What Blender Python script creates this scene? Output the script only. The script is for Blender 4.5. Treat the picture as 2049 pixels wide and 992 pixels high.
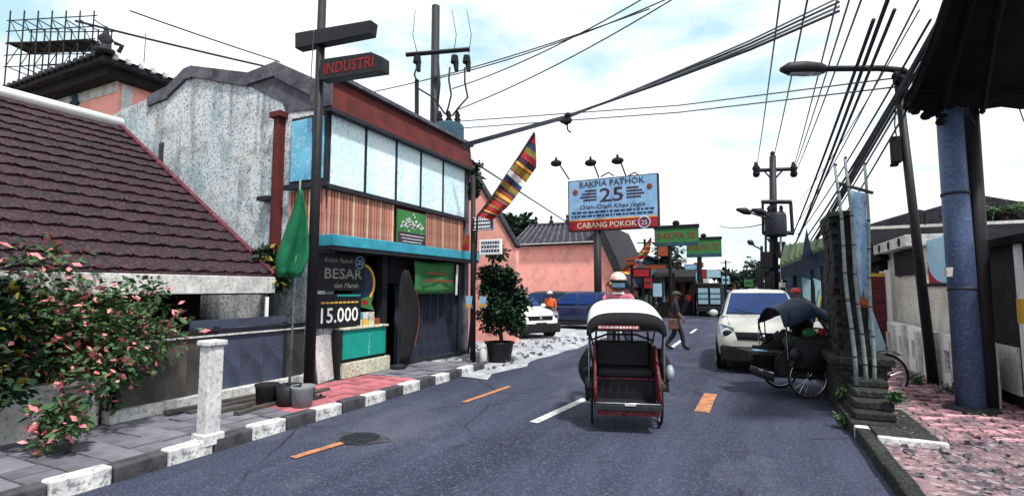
import bpy, bmesh, math, random
from mathutils import Vector, Matrix, Euler
PI = math.pi
V = Vector
SC = bpy.context.scene
COL = SC.collection
for o in list(bpy.data.objects):
    bpy.data.objects.remove(o)

# ------------------------------------------------------------------ camera
FX, PW, PH, HOR, VPX, EYE = 1000.0, 2049.0, 992.0, 578.0, 1500.0, 1.75
PITCH = math.atan((HOR - PH / 2) / FX)
YAW = math.atan((VPX - PW / 2) / (FX * math.cos(PITCH) + (HOR - PH / 2) * math.sin(PITCH)))
cam_d = bpy.data.cameras.new('camera')
cam_d.lens = FX / PW * 36.0
cam_d.sensor_width = 36.0
cam_d.clip_start = 0.05
cam_d.clip_end = 3000
cam = bpy.data.objects.new('camera', cam_d)
COL.objects.link(cam)
cam.location = (0, 0, EYE)
cam.rotation_euler = (PI / 2 + PITCH, 0, YAW)
SC.camera = cam

# ------------------------------------------------------------------ world, sun, exposure
SUN = V((0.40, -0.26, 0.88)).normalized()
world = bpy.data.worlds.new('World')
SC.world = world
world.use_nodes = True
wn, wl = world.node_tree.nodes, world.node_tree.links
bg = wn['Background']
bg.inputs['Strength'].default_value = 0.10
sky = wn.new('ShaderNodeTexSky')
sky.sky_type = 'NISHITA'
sky.sun_disc = False
sky.sun_elevation = math.asin(SUN.z)
sky.sun_rotation = math.atan2(SUN.x, SUN.y)
sky.air_density = 1.0
tc = wn.new('ShaderNodeTexCoord')
mp = wn.new('ShaderNodeMapping')
mp.inputs['Scale'].default_value = (1.2, 1.2, 3.4)
nz = wn.new('ShaderNodeTexNoise')
nz.inputs['Scale'].default_value = 2.3
nz.inputs['Detail'].default_value = 7
nz.inputs['Roughness'].default_value = 0.55
rp = wn.new('ShaderNodeValToRGB')
rp.color_ramp.elements[0].position = 0.30
rp.color_ramp.elements[0].color = (0.0, 0.0, 0.0, 1)
rp.color_ramp.elements[1].position = 0.47
rp.color_ramp.elements[1].color = (1, 1, 1, 1)
mx = wn.new('ShaderNodeMix')
mx.data_type = 'RGBA'
mx.inputs[7].default_value = (11.0, 11.4, 11.8, 1)
mx0 = wn.new('ShaderNodeMix')
mx0.data_type = 'RGBA'
mx0.inputs[0].default_value = 0.82
mx0.inputs[7].default_value = (6.2, 9.2, 10.2, 1)
wl.new(tc.outputs['Generated'], mp.inputs[0])
wl.new(mp.outputs[0], nz.inputs['Vector'])
wl.new(nz.outputs['Fac'], rp.inputs[0])
wl.new(rp.outputs[0], mx.inputs[0])
wl.new(sky.outputs[0], mx0.inputs[6])
wl.new(mx0.outputs[2], mx.inputs[6])
wl.new(mx.outputs[2], bg.inputs['Color'])
sun_d = bpy.data.lights.new('sun', 'SUN')
sun_d.energy = 5.0
sun_d.angle = math.radians(5)
sun_d.color = (1.0, 0.96, 0.9)
sun = bpy.data.objects.new('sun', sun_d)
COL.objects.link(sun)
sun.rotation_euler = (-SUN).to_track_quat('-Z', 'Y').to_euler()
SC.view_settings.view_transform = 'Standard'
SC.view_settings.look = 'None'
SC.view_settings.exposure = 0.12
SC.view_settings.gamma = 1.0

# ------------------------------------------------------------------ surveying: photo point -> place in the world
_c, _s = math.cos(PITCH), math.sin(PITCH)
_F = V((-math.sin(YAW) * _c, math.cos(YAW) * _c, _s))
_R = V((math.cos(YAW), math.sin(YAW), 0))
_U = _R.cross(_F)


def ray(x, y):
    return _F + _R * ((x - PW / 2) / FX) - _U * ((y - PH / 2) / FX)


def _at(t, d):
    return V((0, 0, EYE)) + d * t


def GR(x, y, z=0.0):
    d = ray(x, y)
    return _at((z - EYE) / d.z, d)


def AX(x, y, X):
    d = ray(x, y)
    return _at(X / d.x, d)


def AY(x, y, Y):
    d = ray(x, y)
    return _at(Y / d.y, d)


def AD(x, y, dist):
    return _at(dist, ray(x, y))


# ------------------------------------------------------------------ materials
MATS = {}


def mat(name, col, col2=None, scale=6.0, rough=0.7, metal=0.0, bump=0.15, bscale=None, rnd=0.0, mixlo=0.35, mixhi=0.65,
        spec=0.22, stretch=(1, 1, 1), detail=6, specks=None, speck_scale=60, speck_amt=0.5, emit=None):
    if name in MATS:
        return MATS[name]
    m = bpy.data.materials.new(name)
    m.use_nodes = True
    n, l = m.node_tree.nodes, m.node_tree.links
    b = n['Principled BSDF']
    b.inputs['Roughness'].default_value = rough
    b.inputs['Metallic'].default_value = metal
    b.inputs['Specular IOR Level'].default_value = spec
    if col2 is None:
        col2 = tuple(c * 0.72 for c in col)
    t = n.new('ShaderNodeTexCoord')
    mp = n.new('ShaderNodeMapping')
    mp.inputs['Scale'].default_value = stretch
    l.new(t.outputs['Object'], mp.inputs[0])
    z = n.new('ShaderNodeTexNoise')
    z.inputs['Scale'].default_value = scale
    z.inputs['Detail'].default_value = detail
    z.inputs['Roughness'].default_value = 0.65
    l.new(mp.outputs[0], z.inputs['Vector'])
    r = n.new('ShaderNodeMapRange')
    r.inputs['From Min'].default_value = mixlo
    r.inputs['From Max'].default_value = mixhi
    l.new(z.outputs['Fac'], r.inputs['Value'])
    x = n.new('ShaderNodeMix')
    x.data_type = 'RGBA'
    x.inputs[6].default_value = (*col, 1)
    x.inputs[7].default_value = (*col2, 1)
    l.new(r.outputs[0], x.inputs[0])
    out = x.outputs[2]
    if specks is not None:
        z2 = n.new('ShaderNodeTexNoise')
        z2.inputs['Scale'].default_value = speck_scale
        z2.inputs['Detail'].default_value = 3
        z2.inputs['Roughness'].default_value = 0.7
        l.new(t.outputs['Object'], z2.inputs['Vector'])
        r2 = n.new('ShaderNodeMapRange')
        r2.inputs['From Min'].default_value = 0.52
        r2.inputs['From Max'].default_value = 0.62
        r2.inputs['To Max'].default_value = speck_amt
        l.new(z2.outputs['Fac'], r2.inputs['Value'])
        x2 = n.new('ShaderNodeMix')
        x2.data_type = 'RGBA'
        x2.inputs[7].default_value = (*specks, 1)
        l.new(r2.outputs[0], x2.inputs[0])
        l.new(out, x2.inputs[6])
        out = x2.outputs[2]
    if rnd:
        oi = n.new('ShaderNodeObjectInfo')
        hs = n.new('ShaderNodeHueSaturation')
        rr = n.new('ShaderNodeMapRange')
        rr.inputs['To Min'].default_value = 1 - rnd
        rr.inputs['To Max'].default_value = 1 + rnd
        l.new(oi.outputs['Random'], rr.inputs['Value'])
        l.new(rr.outputs[0], hs.inputs['Value'])
        l.new(out, hs.inputs['Color'])
        out = hs.outputs[0]
    l.new(out, b.inputs['Base Color'])
    rv = n.new('ShaderNodeMapRange')
    rv.inputs['To Min'].default_value = max(0.02, rough - 0.1)
    rv.inputs['To Max'].default_value = min(1, rough + 0.12)
    l.new(z.outputs['Fac'], rv.inputs['Value'])
    l.new(rv.outputs[0], b.inputs['Roughness'])
    if bump:
        z3 = n.new('ShaderNodeTexNoise')
        z3.inputs['Scale'].default_value = bscale or scale * 6
        z3.inputs['Detail'].default_value = 4
        l.new(mp.outputs[0], z3.inputs['Vector'])
        bp = n.new('ShaderNodeBump')
        bp.inputs['Strength'].default_value = bump
        bp.inputs['Distance'].default_value = 0.02
        l.new(z3.outputs['Fac'], bp.inputs['Height'])
        l.new(bp.outputs[0], b.inputs['Normal'])
    if emit:
        b.inputs['Emission Color'].default_value = (*col, 1)
        b.inputs['Emission Strength'].default_value = emit
    MATS[name] = m
    return m


def plaster_mat(name, base, dark, tint, amt=0.5):
    """old lime plaster: big blotches, fine speckle and rain streaks"""
    m = bpy.data.materials.new(name)
    m.use_nodes = True
    n, l = m.node_tree.nodes, m.node_tree.links
    b = n['Principled BSDF']
    b.inputs['Roughness'].default_value = 0.9
    b.inputs['Specular IOR Level'].default_value = 0.2
    t = n.new('ShaderNodeTexCoord')

    def noise(scale, lo, hi, st=(1, 1, 1), det=6, top=1.0):
        mp = n.new('ShaderNodeMapping')
        mp.inputs['Scale'].default_value = st
        l.new(t.outputs['Object'], mp.inputs[0])
        z = n.new('ShaderNodeTexNoise')
        z.inputs['Scale'].default_value = scale
        z.inputs['Detail'].default_value = det
        z.inputs['Roughness'].default_value = 0.68
        l.new(mp.outputs[0], z.inputs['Vector'])
        r = n.new('ShaderNodeMapRange')
        r.inputs['From Min'].default_value = lo
        r.inputs['From Max'].default_value = hi
        r.inputs['To Max'].default_value = top
        l.new(z.outputs['Fac'], r.inputs['Value'])
        return r.outputs[0], z.outputs['Fac']

    def mix(fac, a, c):
        x = n.new('ShaderNodeMix')
        x.data_type = 'RGBA'
        l.new(fac, x.inputs[0])
        if isinstance(a, tuple):
            x.inputs[6].default_value = (*a, 1)
        else:
            l.new(a, x.inputs[6])
        x.inputs[7].default_value = (*c, 1)
        return x.outputs[2]
    f1, _ = noise(0.55, 0.42, 0.62)
    f2, _ = noise(1.6, 0.50, 0.66, top=amt)
    f3, z3 = noise(26, 0.50, 0.62, det=3, top=amt * 0.75)
    f4, _ = noise(2.0, 0.52, 0.74, st=(1.5, 1.5, 0.16), top=amt * .8)
    f6, _ = noise(1.1, 0.54, 0.57, det=8, top=.7)
    c = mix(f1, base, tint)
    c = mix(f2, c, tuple(v * 0.55 for v in base))
    c = mix(f4, c, dark)
    c = mix(f6, c, tuple(v * .74 for v in tint))
    c = mix(f3, c, dark)
    l.new(c, b.inputs['Base Color'])
    bp = n.new('ShaderNodeBump')
    bp.inputs['Strength'].default_value = 0.35
    bp.inputs['Distance'].default_value = 0.02
    l.new(z3, bp.inputs['Height'])
    l.new(bp.outputs[0], b.inputs['Normal'])
    MATS[name] = m
    return m


def asphalt_mat(name):
    """asphalt: worn light bands along the street, tar stains, cracks, aggregate"""
    m = bpy.data.materials.new(name)
    m.use_nodes = True
    n, l = m.node_tree.nodes, m.node_tree.links
    b = n['Principled BSDF']
    b.inputs['Roughness'].default_value = 0.88
    b.inputs['Specular IOR Level'].default_value = 0.25
    t = n.new('ShaderNodeTexCoord')

    def noise(scale, st, lo, hi, det=5, top=1.0):
        mp = n.new('ShaderNodeMapping')
        mp.inputs['Scale'].default_value = st
        l.new(t.outputs['Object'], mp.inputs[0])
        z = n.new('ShaderNodeTexNoise')
        z.inputs['Scale'].default_value = scale
        z.inputs['Detail'].default_value = det
        z.inputs['Roughness'].default_value = 0.65
        l.new(mp.outputs[0], z.inputs['Vector'])
        r = n.new('ShaderNodeMapRange')
        r.inputs['From Min'].default_value = lo
        r.inputs['From Max'].default_value = hi
        r.inputs['To Max'].default_value = top
        l.new(z.outputs['Fac'], r.inputs['Value'])
        return r.outputs[0], z

    def mix(fac, a, c):
        x = n.new('ShaderNodeMix')
        x.data_type = 'RGBA'
        l.new(fac, x.inputs[0])
        if isinstance(a, tuple):
            x.inputs[6].default_value = (*a, 1)
        else:
            l.new(a, x.inputs[6])
        x.inputs[7].default_value = (*c, 1)
        return x.outputs[2]
    f1, _ = noise(1.1, (1, .12, 1), .40, .66)
    f2, _ = noise(.55, (1, .6, 1), .52, .66, top=.8)
    f3, z3 = noise(38, (1, 1, 1), .54, .64, 3, .6)
    f4, _ = noise(2.6, (1, 1, 1), .60, .70, top=.75)
    c = mix(f1, (0.018, 0.023, 0.046), (0.041, 0.048, 0.086))
    c = mix(f2, c, (0.066, 0.071, 0.100))
    c = mix(f4, c, (0.018, 0.019, 0.026))
    c = mix(f3, c, (0.11, 0.115, 0.15))
    vo = n.new('ShaderNodeTexVoronoi')
    vo.feature = 'DISTANCE_TO_EDGE'
    vo.inputs['Scale'].default_value = 0.55
    mixv = n.new('ShaderNodeMix')
    mixv.data_type = 'VECTOR'
    mixv.inputs[0].default_value = .12
    zz = n.new('ShaderNodeTexNoise')
    zz.inputs['Scale'].default_value = 3
    l.new(t.outputs['Object'], zz.inputs['Vector'])
    l.new(t.outputs['Object'], mixv.inputs[4])
    l.new(zz.outputs['Color'], mixv.inputs[5])
    l.new(mixv.outputs[1], vo.inputs['Vector'])
    r = n.new('ShaderNodeMapRange')
    r.inputs['From Min'].default_value = .004
    r.inputs['From Max'].default_value = .011
    r.inputs['To Min'].default_value = .8
    r.inputs['To Max'].default_value = 0
    l.new(vo.outputs['Distance'], r.inputs['Value'])
    f5, _ = noise(.4, (1, 1, 1), .48, .58)
    mu = n.new('ShaderNodeMath')
    mu.operation = 'MULTIPLY'
    l.new(r.outputs[0], mu.inputs[0])
    l.new(f5, mu.inputs[1])
    c = mix(mu.outputs[0], c, (0.010, 0.010, 0.014))
    l.new(c, b.inputs['Base Color'])
    bp = n.new('ShaderNodeBump')
    bp.inputs['Strength'].default_value = .6
    bp.inputs['Distance'].default_value = .015
    l.new(z3.outputs['Fac'], bp.inputs['Height'])
    l.new(bp.outputs[0], b.inputs['Normal'])
    MATS[name] = m
    return m


M_road = asphalt_mat('asphalt')
M_earth = mat('earth', (0.16, 0.13, 0.10), (0.09, 0.09, 0.06), 0.7, 0.95, bump=0.6, bscale=8)
M_pale = mat('pale_concrete', (0.44, 0.46, 0.49), (0.22, 0.24, 0.27), 2.5, 0.9, bump=0.6, bscale=20, specks=(0.12, 0.12, 0.14), speck_scale=16, speck_amt=0.6)
M_pave = mat('grey_paving', (0.16, 0.16, 0.19), (0.10, 0.10, 0.12), 3, 0.9, bump=0.4, rnd=0.25)
M_redtile = mat('red_paving', (0.42, 0.13, 0.15), (0.26, 0.09, 0.11), 4, 0.85, bump=0.3, rnd=0.25)
M_pinkbrick = mat('pink_brick_paving', (0.56, 0.30, 0.33), (0.22, 0.13, 0.17), 6, 0.9, bump=0.5, rnd=0.45, specks=(0.08, 0.07, 0.10), speck_scale=18, speck_amt=0.7)
M_kerbw = mat('kerb_white_paint', (0.74, 0.74, 0.72), (0.42, 0.42, 0.44), 5, 0.75, bump=0.3, specks=(0.10, 0.10, 0.12), speck_scale=14, speck_amt=0.75)
M_kerbb = mat('kerb_black_paint', (0.025, 0.025, 0.03), (0.07, 0.07, 0.08), 6, 0.75, bump=0.3)
M_black = mat('black_paint', (0.010, 0.010, 0.013), (0.018, 0.018, 0.022), 8, 0.55, bump=0.05)
M_blackmatt = mat('black_matt', (0.008, 0.008, 0.010), (0.015, 0.015, 0.018), 12, 0.85, bump=0.15)
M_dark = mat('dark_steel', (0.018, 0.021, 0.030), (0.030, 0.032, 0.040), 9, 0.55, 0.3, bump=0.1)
M_chrome = mat('chrome', (0.55, 0.58, 0.62), (0.4, 0.42, 0.45), 9, 0.25, 0.9, bump=0)
M_plaster = plaster_mat('weathered_plaster', (0.66, 0.68, 0.69), (0.035, 0.035, 0.045), (0.46, 0.58, 0.64), 0.95)
M_mould = mat('black_mould_plaster', (0.045, 0.045, 0.06), (0.14, 0.14, 0.17), 2.2, 0.95, bump=0.4, specks=(0.02, 0.02, 0.03), speck_scale=20)
M_fascia = mat('oxide_red_fascia', (0.125, 0.022, 0.020), (0.07, 0.016, 0.018), 3, 0.7, bump=0.15)
M_panel = mat('pale_cyan_panel', (0.78, 0.88, 0.90), (0.56, 0.80, 0.88), 1.6, 0.28, bump=0.04, specks=(0.20, 0.38, 0.46), speck_scale=13, speck_amt=0.45, rnd=0.06, stretch=(1, 1, .5))
M_sidepan = mat('blue_panel', (0.16, 0.52, 0.72), (0.08, 0.30, 0.48), 2, 0.3, bump=0.05, specks=(0.5, 0.75, 0.85), speck_scale=8, speck_amt=0.4)
M_slat = mat('copper_slat', (0.46, 0.20, 0.14), (0.30, 0.12, 0.10), 5, 0.55, bump=0.1, rnd=0.3)
M_slatl = mat('straw_slat', (0.60, 0.40, 0.26), (0.40, 0.24, 0.16), 5, 0.6, bump=0.1, rnd=0.3)
M_cyan = mat('turquoise_paint', (0.045, 0.34, 0.44), (0.03, 0.22, 0.32), 4, 0.55, bump=0.08)
M_green = mat('jade_counter', (0.012, 0.30, 0.235), (0.01, 0.24, 0.20), 5, 0.45, bump=0.04)
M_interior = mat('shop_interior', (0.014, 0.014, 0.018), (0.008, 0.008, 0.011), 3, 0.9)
M_terrazzo = mat('speckled_terrazzo', (0.62, 0.62, 0.48), (0.48, 0.48, 0.38), 6, 0.6, specks=(0.10, 0.10, 0.06), speck_scale=26, speck_amt=0.9)
M_shutter = mat('blue_grey_steel', (0.038, 0.046, 0.075), (0.018, 0.022, 0.038), 5, 0.6, 0.2, bump=0.08)
M_white = mat('white_paint', (0.84, 0.84, 0.82), (0.74, 0.74, 0.74), 4, 0.6, bump=0.08)
M_whited = mat('dirty_white_paint', (0.68, 0.68, 0.66), (0.42, 0.42, 0.42), 3, 0.75, bump=0.2, specks=(0.14, 0.14, 0.15), speck_scale=18, speck_amt=0.5)
M_pink = plaster_mat('pink_wall_paint', (0.93, 0.40, 0.35), (0.52, 0.22, 0.20), (0.88, 0.44, 0.36), 0.30)
M_dimletter = mat('faded_letter', (0.26, 0.28, 0.24), (0.14, 0.16, 0.15), 9, 0.7, bump=0)
M_pinkd = mat('deep_pink_paint', (0.46, 0.12, 0.12), (0.36, 0.10, 0.10), 1.4, 0.85, bump=0.15)
M_rooftile = mat('dark_roof_tile', (0.018, 0.015, 0.022), (0.042, 0.023, 0.030), 3, 0.85, bump=0.35, rnd=0.5, specks=(0.2, 0.1, 0.11), speck_scale=22, speck_amt=0.3)
M_maroon = mat('maroon_roof_tile', (0.085, 0.020, 0.030), (0.026, 0.011, 0.018), 4, 0.85, bump=0.3, rnd=0.55, specks=(0.26, 0.08, 0.10), speck_scale=16, speck_amt=0.4)
M_blacktile = mat('black_roof_tile', (0.014, 0.014, 0.019), (0.032, 0.032, 0.040), 3, 0.85, bump=0.4, specks=(0.10, 0.11, 0.12), speck_scale=7, speck_amt=0.3)
M_fencepan = mat('blue_grey_fence_sheet', (0.085, 0.10, 0.16), (0.045, 0.055, 0.09), 3, 0.6, 0.2, bump=0.12, rnd=0.2, specks=(0.05, 0.05, 0.07), speck_scale=30)
M_fencebr = mat('brown_fence_sheet', (0.075, 0.068, 0.062), (0.040, 0.038, 0.038), 3, 0.7, bump=0.12, rnd=0.2)
M_flag = mat('green_cloth', (0.012, 0.16, 0.07), (0.008, 0.10, 0.05), 5, 0.85, bump=0.1)
M_leaf = mat('dark_leaf', (0.014, 0.040, 0.020), (0.006, 0.018, 0.012), 2.5, 0.6, bump=0, rnd=0.1)
M_leaf2 = mat('mid_leaf', (0.07, 0.13, 0.045), (0.018, 0.055, 0.028), 7, 0.6, bump=0)
M_leafy = mat('yellow_leaf', (0.30, 0.22, 0.03), (0.12, 0.12, 0.03), 2.5, 0.6, bump=0)
M_bloom = mat('pink_bract', (0.66, 0.12, 0.16), (0.70, 0.30, 0.28), 6, 0.7, bump=0)
M_bark = mat('bark', (0.07, 0.05, 0.04), (0.035, 0.028, 0.025), 6, 0.95, bump=0.5)
M_yellow = mat('yellow_paint', (0.70, 0.42, 0.05), (0.55, 0.33, 0.05), 4, 0.7)
M_red = mat('red_paint', (0.34, 0.018, 0.024), (0.22, 0.014, 0.020), 4, 0.55, bump=0.05)
M_redbecak = mat('worn_red_paint', (0.14, 0.014, 0.020), (0.022, 0.008, 0.010), 8, 0.5, bump=0.1, specks=(0.40, 0.12, 0.13), speck_scale=40, speck_amt=0.4)
M_orange = mat('orange_line_paint', (0.55, 0.22, 0.08), (0.26, 0.12, 0.07), 6, 0.8, specks=(0.07, 0.07, 0.09), speck_scale=22, speck_amt=0.7)
M_wline = mat('white_line_paint', (0.62, 0.62, 0.60), (0.36, 0.36, 0.38), 5, 0.8, specks=(0.07, 0.07, 0.09), speck_scale=26, speck_amt=0.5)
M_boardblue = mat('billboard_blue', (0.17, 0.33, 0.55), (0.25, 0.44, 0.66), 1.4, 0.5, bump=0, specks=(0.10, 0.20, 0.36), speck_scale=5, speck_amt=0.4)
M_boardgreen = mat('signboard_green', (0.045, 0.19, 0.05), (0.03, 0.13, 0.05), 2, 0.6, bump=0.02)
M_ink = mat('dark_ink', (0.03, 0.018, 0.035), (0.05, 0.03, 0.05), 4, 0.7, bump=0)
M_inkred = mat('brown_red_ink', (0.20, 0.05, 0.02), (0.16, 0.05, 0.03), 4, 0.7, bump=0)
M_inkblue = mat('navy_ink', (0.02, 0.04, 0.10), None, 4, 0.7, bump=0)
M_signred = mat('sign_letter_red', (0.34, 0.012, 0.018), None, 4, 0.6, bump=0)
M_cream = mat('cream_wall', (0.70, 0.68, 0.60), (0.48, 0.46, 0.42), 2.0, 0.9, bump=0.2, specks=(0.14, 0.13, 0.12), speck_scale=24, speck_amt=0.6)
M_brick = mat('dark_temple_brick', (0.022, 0.021, 0.021), (0.011, 0.011, 0.013), 5, 0.9, bump=0.4, rnd=0.5)
M_stone = mat('black_andesite', (0.011, 0.012, 0.013), (0.022, 0.025, 0.023), 5, 0.9, bump=0.5, rnd=0.3, specks=(0.08, 0.09, 0.07), speck_scale=24, speck_amt=0.4)
M_bamboo = mat('pale_bamboo', (0.24, 0.29, 0.29), (0.11, 0.14, 0.14), 4, 0.6, stretch=(1, 1, 4), bump=0.2)
M_bamboo_d = mat('dark_bamboo', (0.06, 0.06, 0.07), (0.03, 0.03, 0.035), 5, 0.7)
M_bluecloth = mat('blue_banner_cloth', (0.36, 0.52, 0.68), (0.22, 0.36, 0.54), 2.5, 0.9, bump=0.1, specks=(0.06, 0.10, 0.24), speck_scale=12, speck_amt=0.5)
M_bluepole = mat('blue_steel_pole', (0.040, 0.062, 0.130), (0.075, 0.105, 0.19), 2, 0.5, 0.1, stretch=(1, 1, 0.4), bump=0.15, specks=(0.15, 0.22, 0.40), speck_scale=26, speck_amt=0.35)
M_bluesign = mat('pale_blue_vinyl', (0.40, 0.62, 0.78), (0.32, 0.54, 0.72), 2, 0.5, bump=0.02)
M_glass = mat('dark_blue_glass', (0.005, 0.028, 0.13), (0.004, 0.018, 0.085), 1.5, 0.22, bump=0, spec=0.25)
M_tyre = mat('tyre_rubber', (0.014, 0.014, 0.015), (0.022, 0.022, 0.022), 12, 0.9)
M_carwhite = mat('white_car_paint', (0.80, 0.80, 0.77), (0.74, 0.74, 0.72), 1, 0.22, bump=0, spec=0.6)
M_carwarm = mat('champagne_car_paint', (0.52, 0.52, 0.48), (0.46, 0.46, 0.43), 1, 0.25, bump=0, spec=0.6)
M_carblack = mat('black_car_paint', (0.012, 0.014, 0.022), (0.018, 0.02, 0.03), 1, 0.18, bump=0, spec=0.6)
M_carblue = mat('navy_car_paint', (0.006, 0.014, 0.055), (0.005, 0.012, 0.045), 1, 0.2, bump=0, spec=0.6)
M_lamp = mat('lamp_glass', (0.30, 0.36, 0.40), (0.18, 0.22, 0.26), 14, 0.15, bump=0, spec=0.6)
M_skin = mat('brown_skin', (0.20, 0.105, 0.07), (0.17, 0.09, 0.06), 6, 0.6, bump=0)
M_pinkshirt = mat('pink_shirt_cloth', (0.55, 0.16, 0.22), (0.42, 0.12, 0.17), 9, 0.9)
M_jacket = mat('black_jacket_cloth', (0.018, 0.018, 0.024), (0.03, 0.03, 0.036), 9, 0.9)
M_brownshirt = mat('brown_pattern_cloth', (0.20, 0.085, 0.05), (0.04, 0.03, 0.03), 16, 0.9)
M_trouser = mat('dark_trouser_cloth', (0.02, 0.022, 0.035), (0.03, 0.03, 0.045), 9, 0.9)
M_olive = mat('olive_cloth', (0.05, 0.075, 0.06), (0.035, 0.05, 0.045), 9, 0.9)
M_mask = mat('pale_blue_mask_cloth', (0.30, 0.52, 0.68), (0.22, 0.42, 0.58), 5, 0.9, bump=0)
M_vest = mat('orange_vest_cloth', (0.70, 0.14, 0.03), (0.55, 0.10, 0.03), 6, 0.8)
M_canvas = mat('white_canvas', (0.66, 0.70, 0.71), (0.46, 0.52, 0.55), 5, 0.7, bump=0.1)
M_hood = mat('dark_blue_tarpaulin', (0.014, 0.026, 0.055), (0.008, 0.014, 0.03), 4, 0.6, bump=0.15)
M_vinyl = mat('black_vinyl', (0.007, 0.007, 0.011), (0.013, 0.013, 0.02), 6, 0.5, bump=0.1)
M_awngreen = mat('mossy_green_roof_sheet', (0.05, 0.10, 0.055), (0.12, 0.15, 0.08), 3, 0.8, bump=0.3, specks=(0.02, 0.03, 0.02), speck_scale=10)
M_cable = mat('cable_sheath', (0.035, 0.038, 0.05), None, 5, 0.7, bump=0)
M_cablel = mat('grey_cable_sheath', (0.16, 0.17, 0.21), None, 5, 0.7, bump=0)
M_porcelain = mat('porcelain', (0.30, 0.32, 0.34), (0.12, 0.12, 0.14), 9, 0.4, bump=0)
M_canopy = mat('black_rusted_sheet', (0.005, 0.005, 0.007), (0.012, 0.011, 0.014), 3, 0.95, bump=0.4, spec=0.1)
M_rubble = mat('rubble', (0.17, 0.16, 0.18), (0.05, 0.05, 0.06), 9, 0.95, bump=0.3)
M_broken = mat('broken_paving', (0.26, 0.16, 0.18), (0.045, 0.042, 0.055), 2.6, 0.95, bump=0.8, bscale=14, specks=(0.42, 0.36, 0.40), speck_scale=9, speck_amt=0.6)
M_litter = mat('dry_leaf_litter', (0.30, 0.20, 0.18), (0.10, 0.08, 0.09), 14, 0.95, bump=0)
M_shopwall = mat('old_shop_wall', (0.22, 0.24, 0.26), (0.12, 0.13, 0.15), 1.5, 0.9, bump=0.2)
M_shopteal = mat('teal_shop_wall', (0.035, 0.085, 0.115), (0.02, 0.05, 0.075), 1.5, 0.9, bump=0.2)
M_signorange = mat('orange_signboard', (0.36, 0.085, 0.025), (0.14, 0.04, 0.02), 7, 0.6, bump=0)
M_skyglass = mat('sky_blue_panel', (0.36, 0.54, 0.62), (0.22, 0.40, 0.50), 3, 0.3, bump=0)

# ------------------------------------------------------------------ building blocks
OFF = {}


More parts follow.
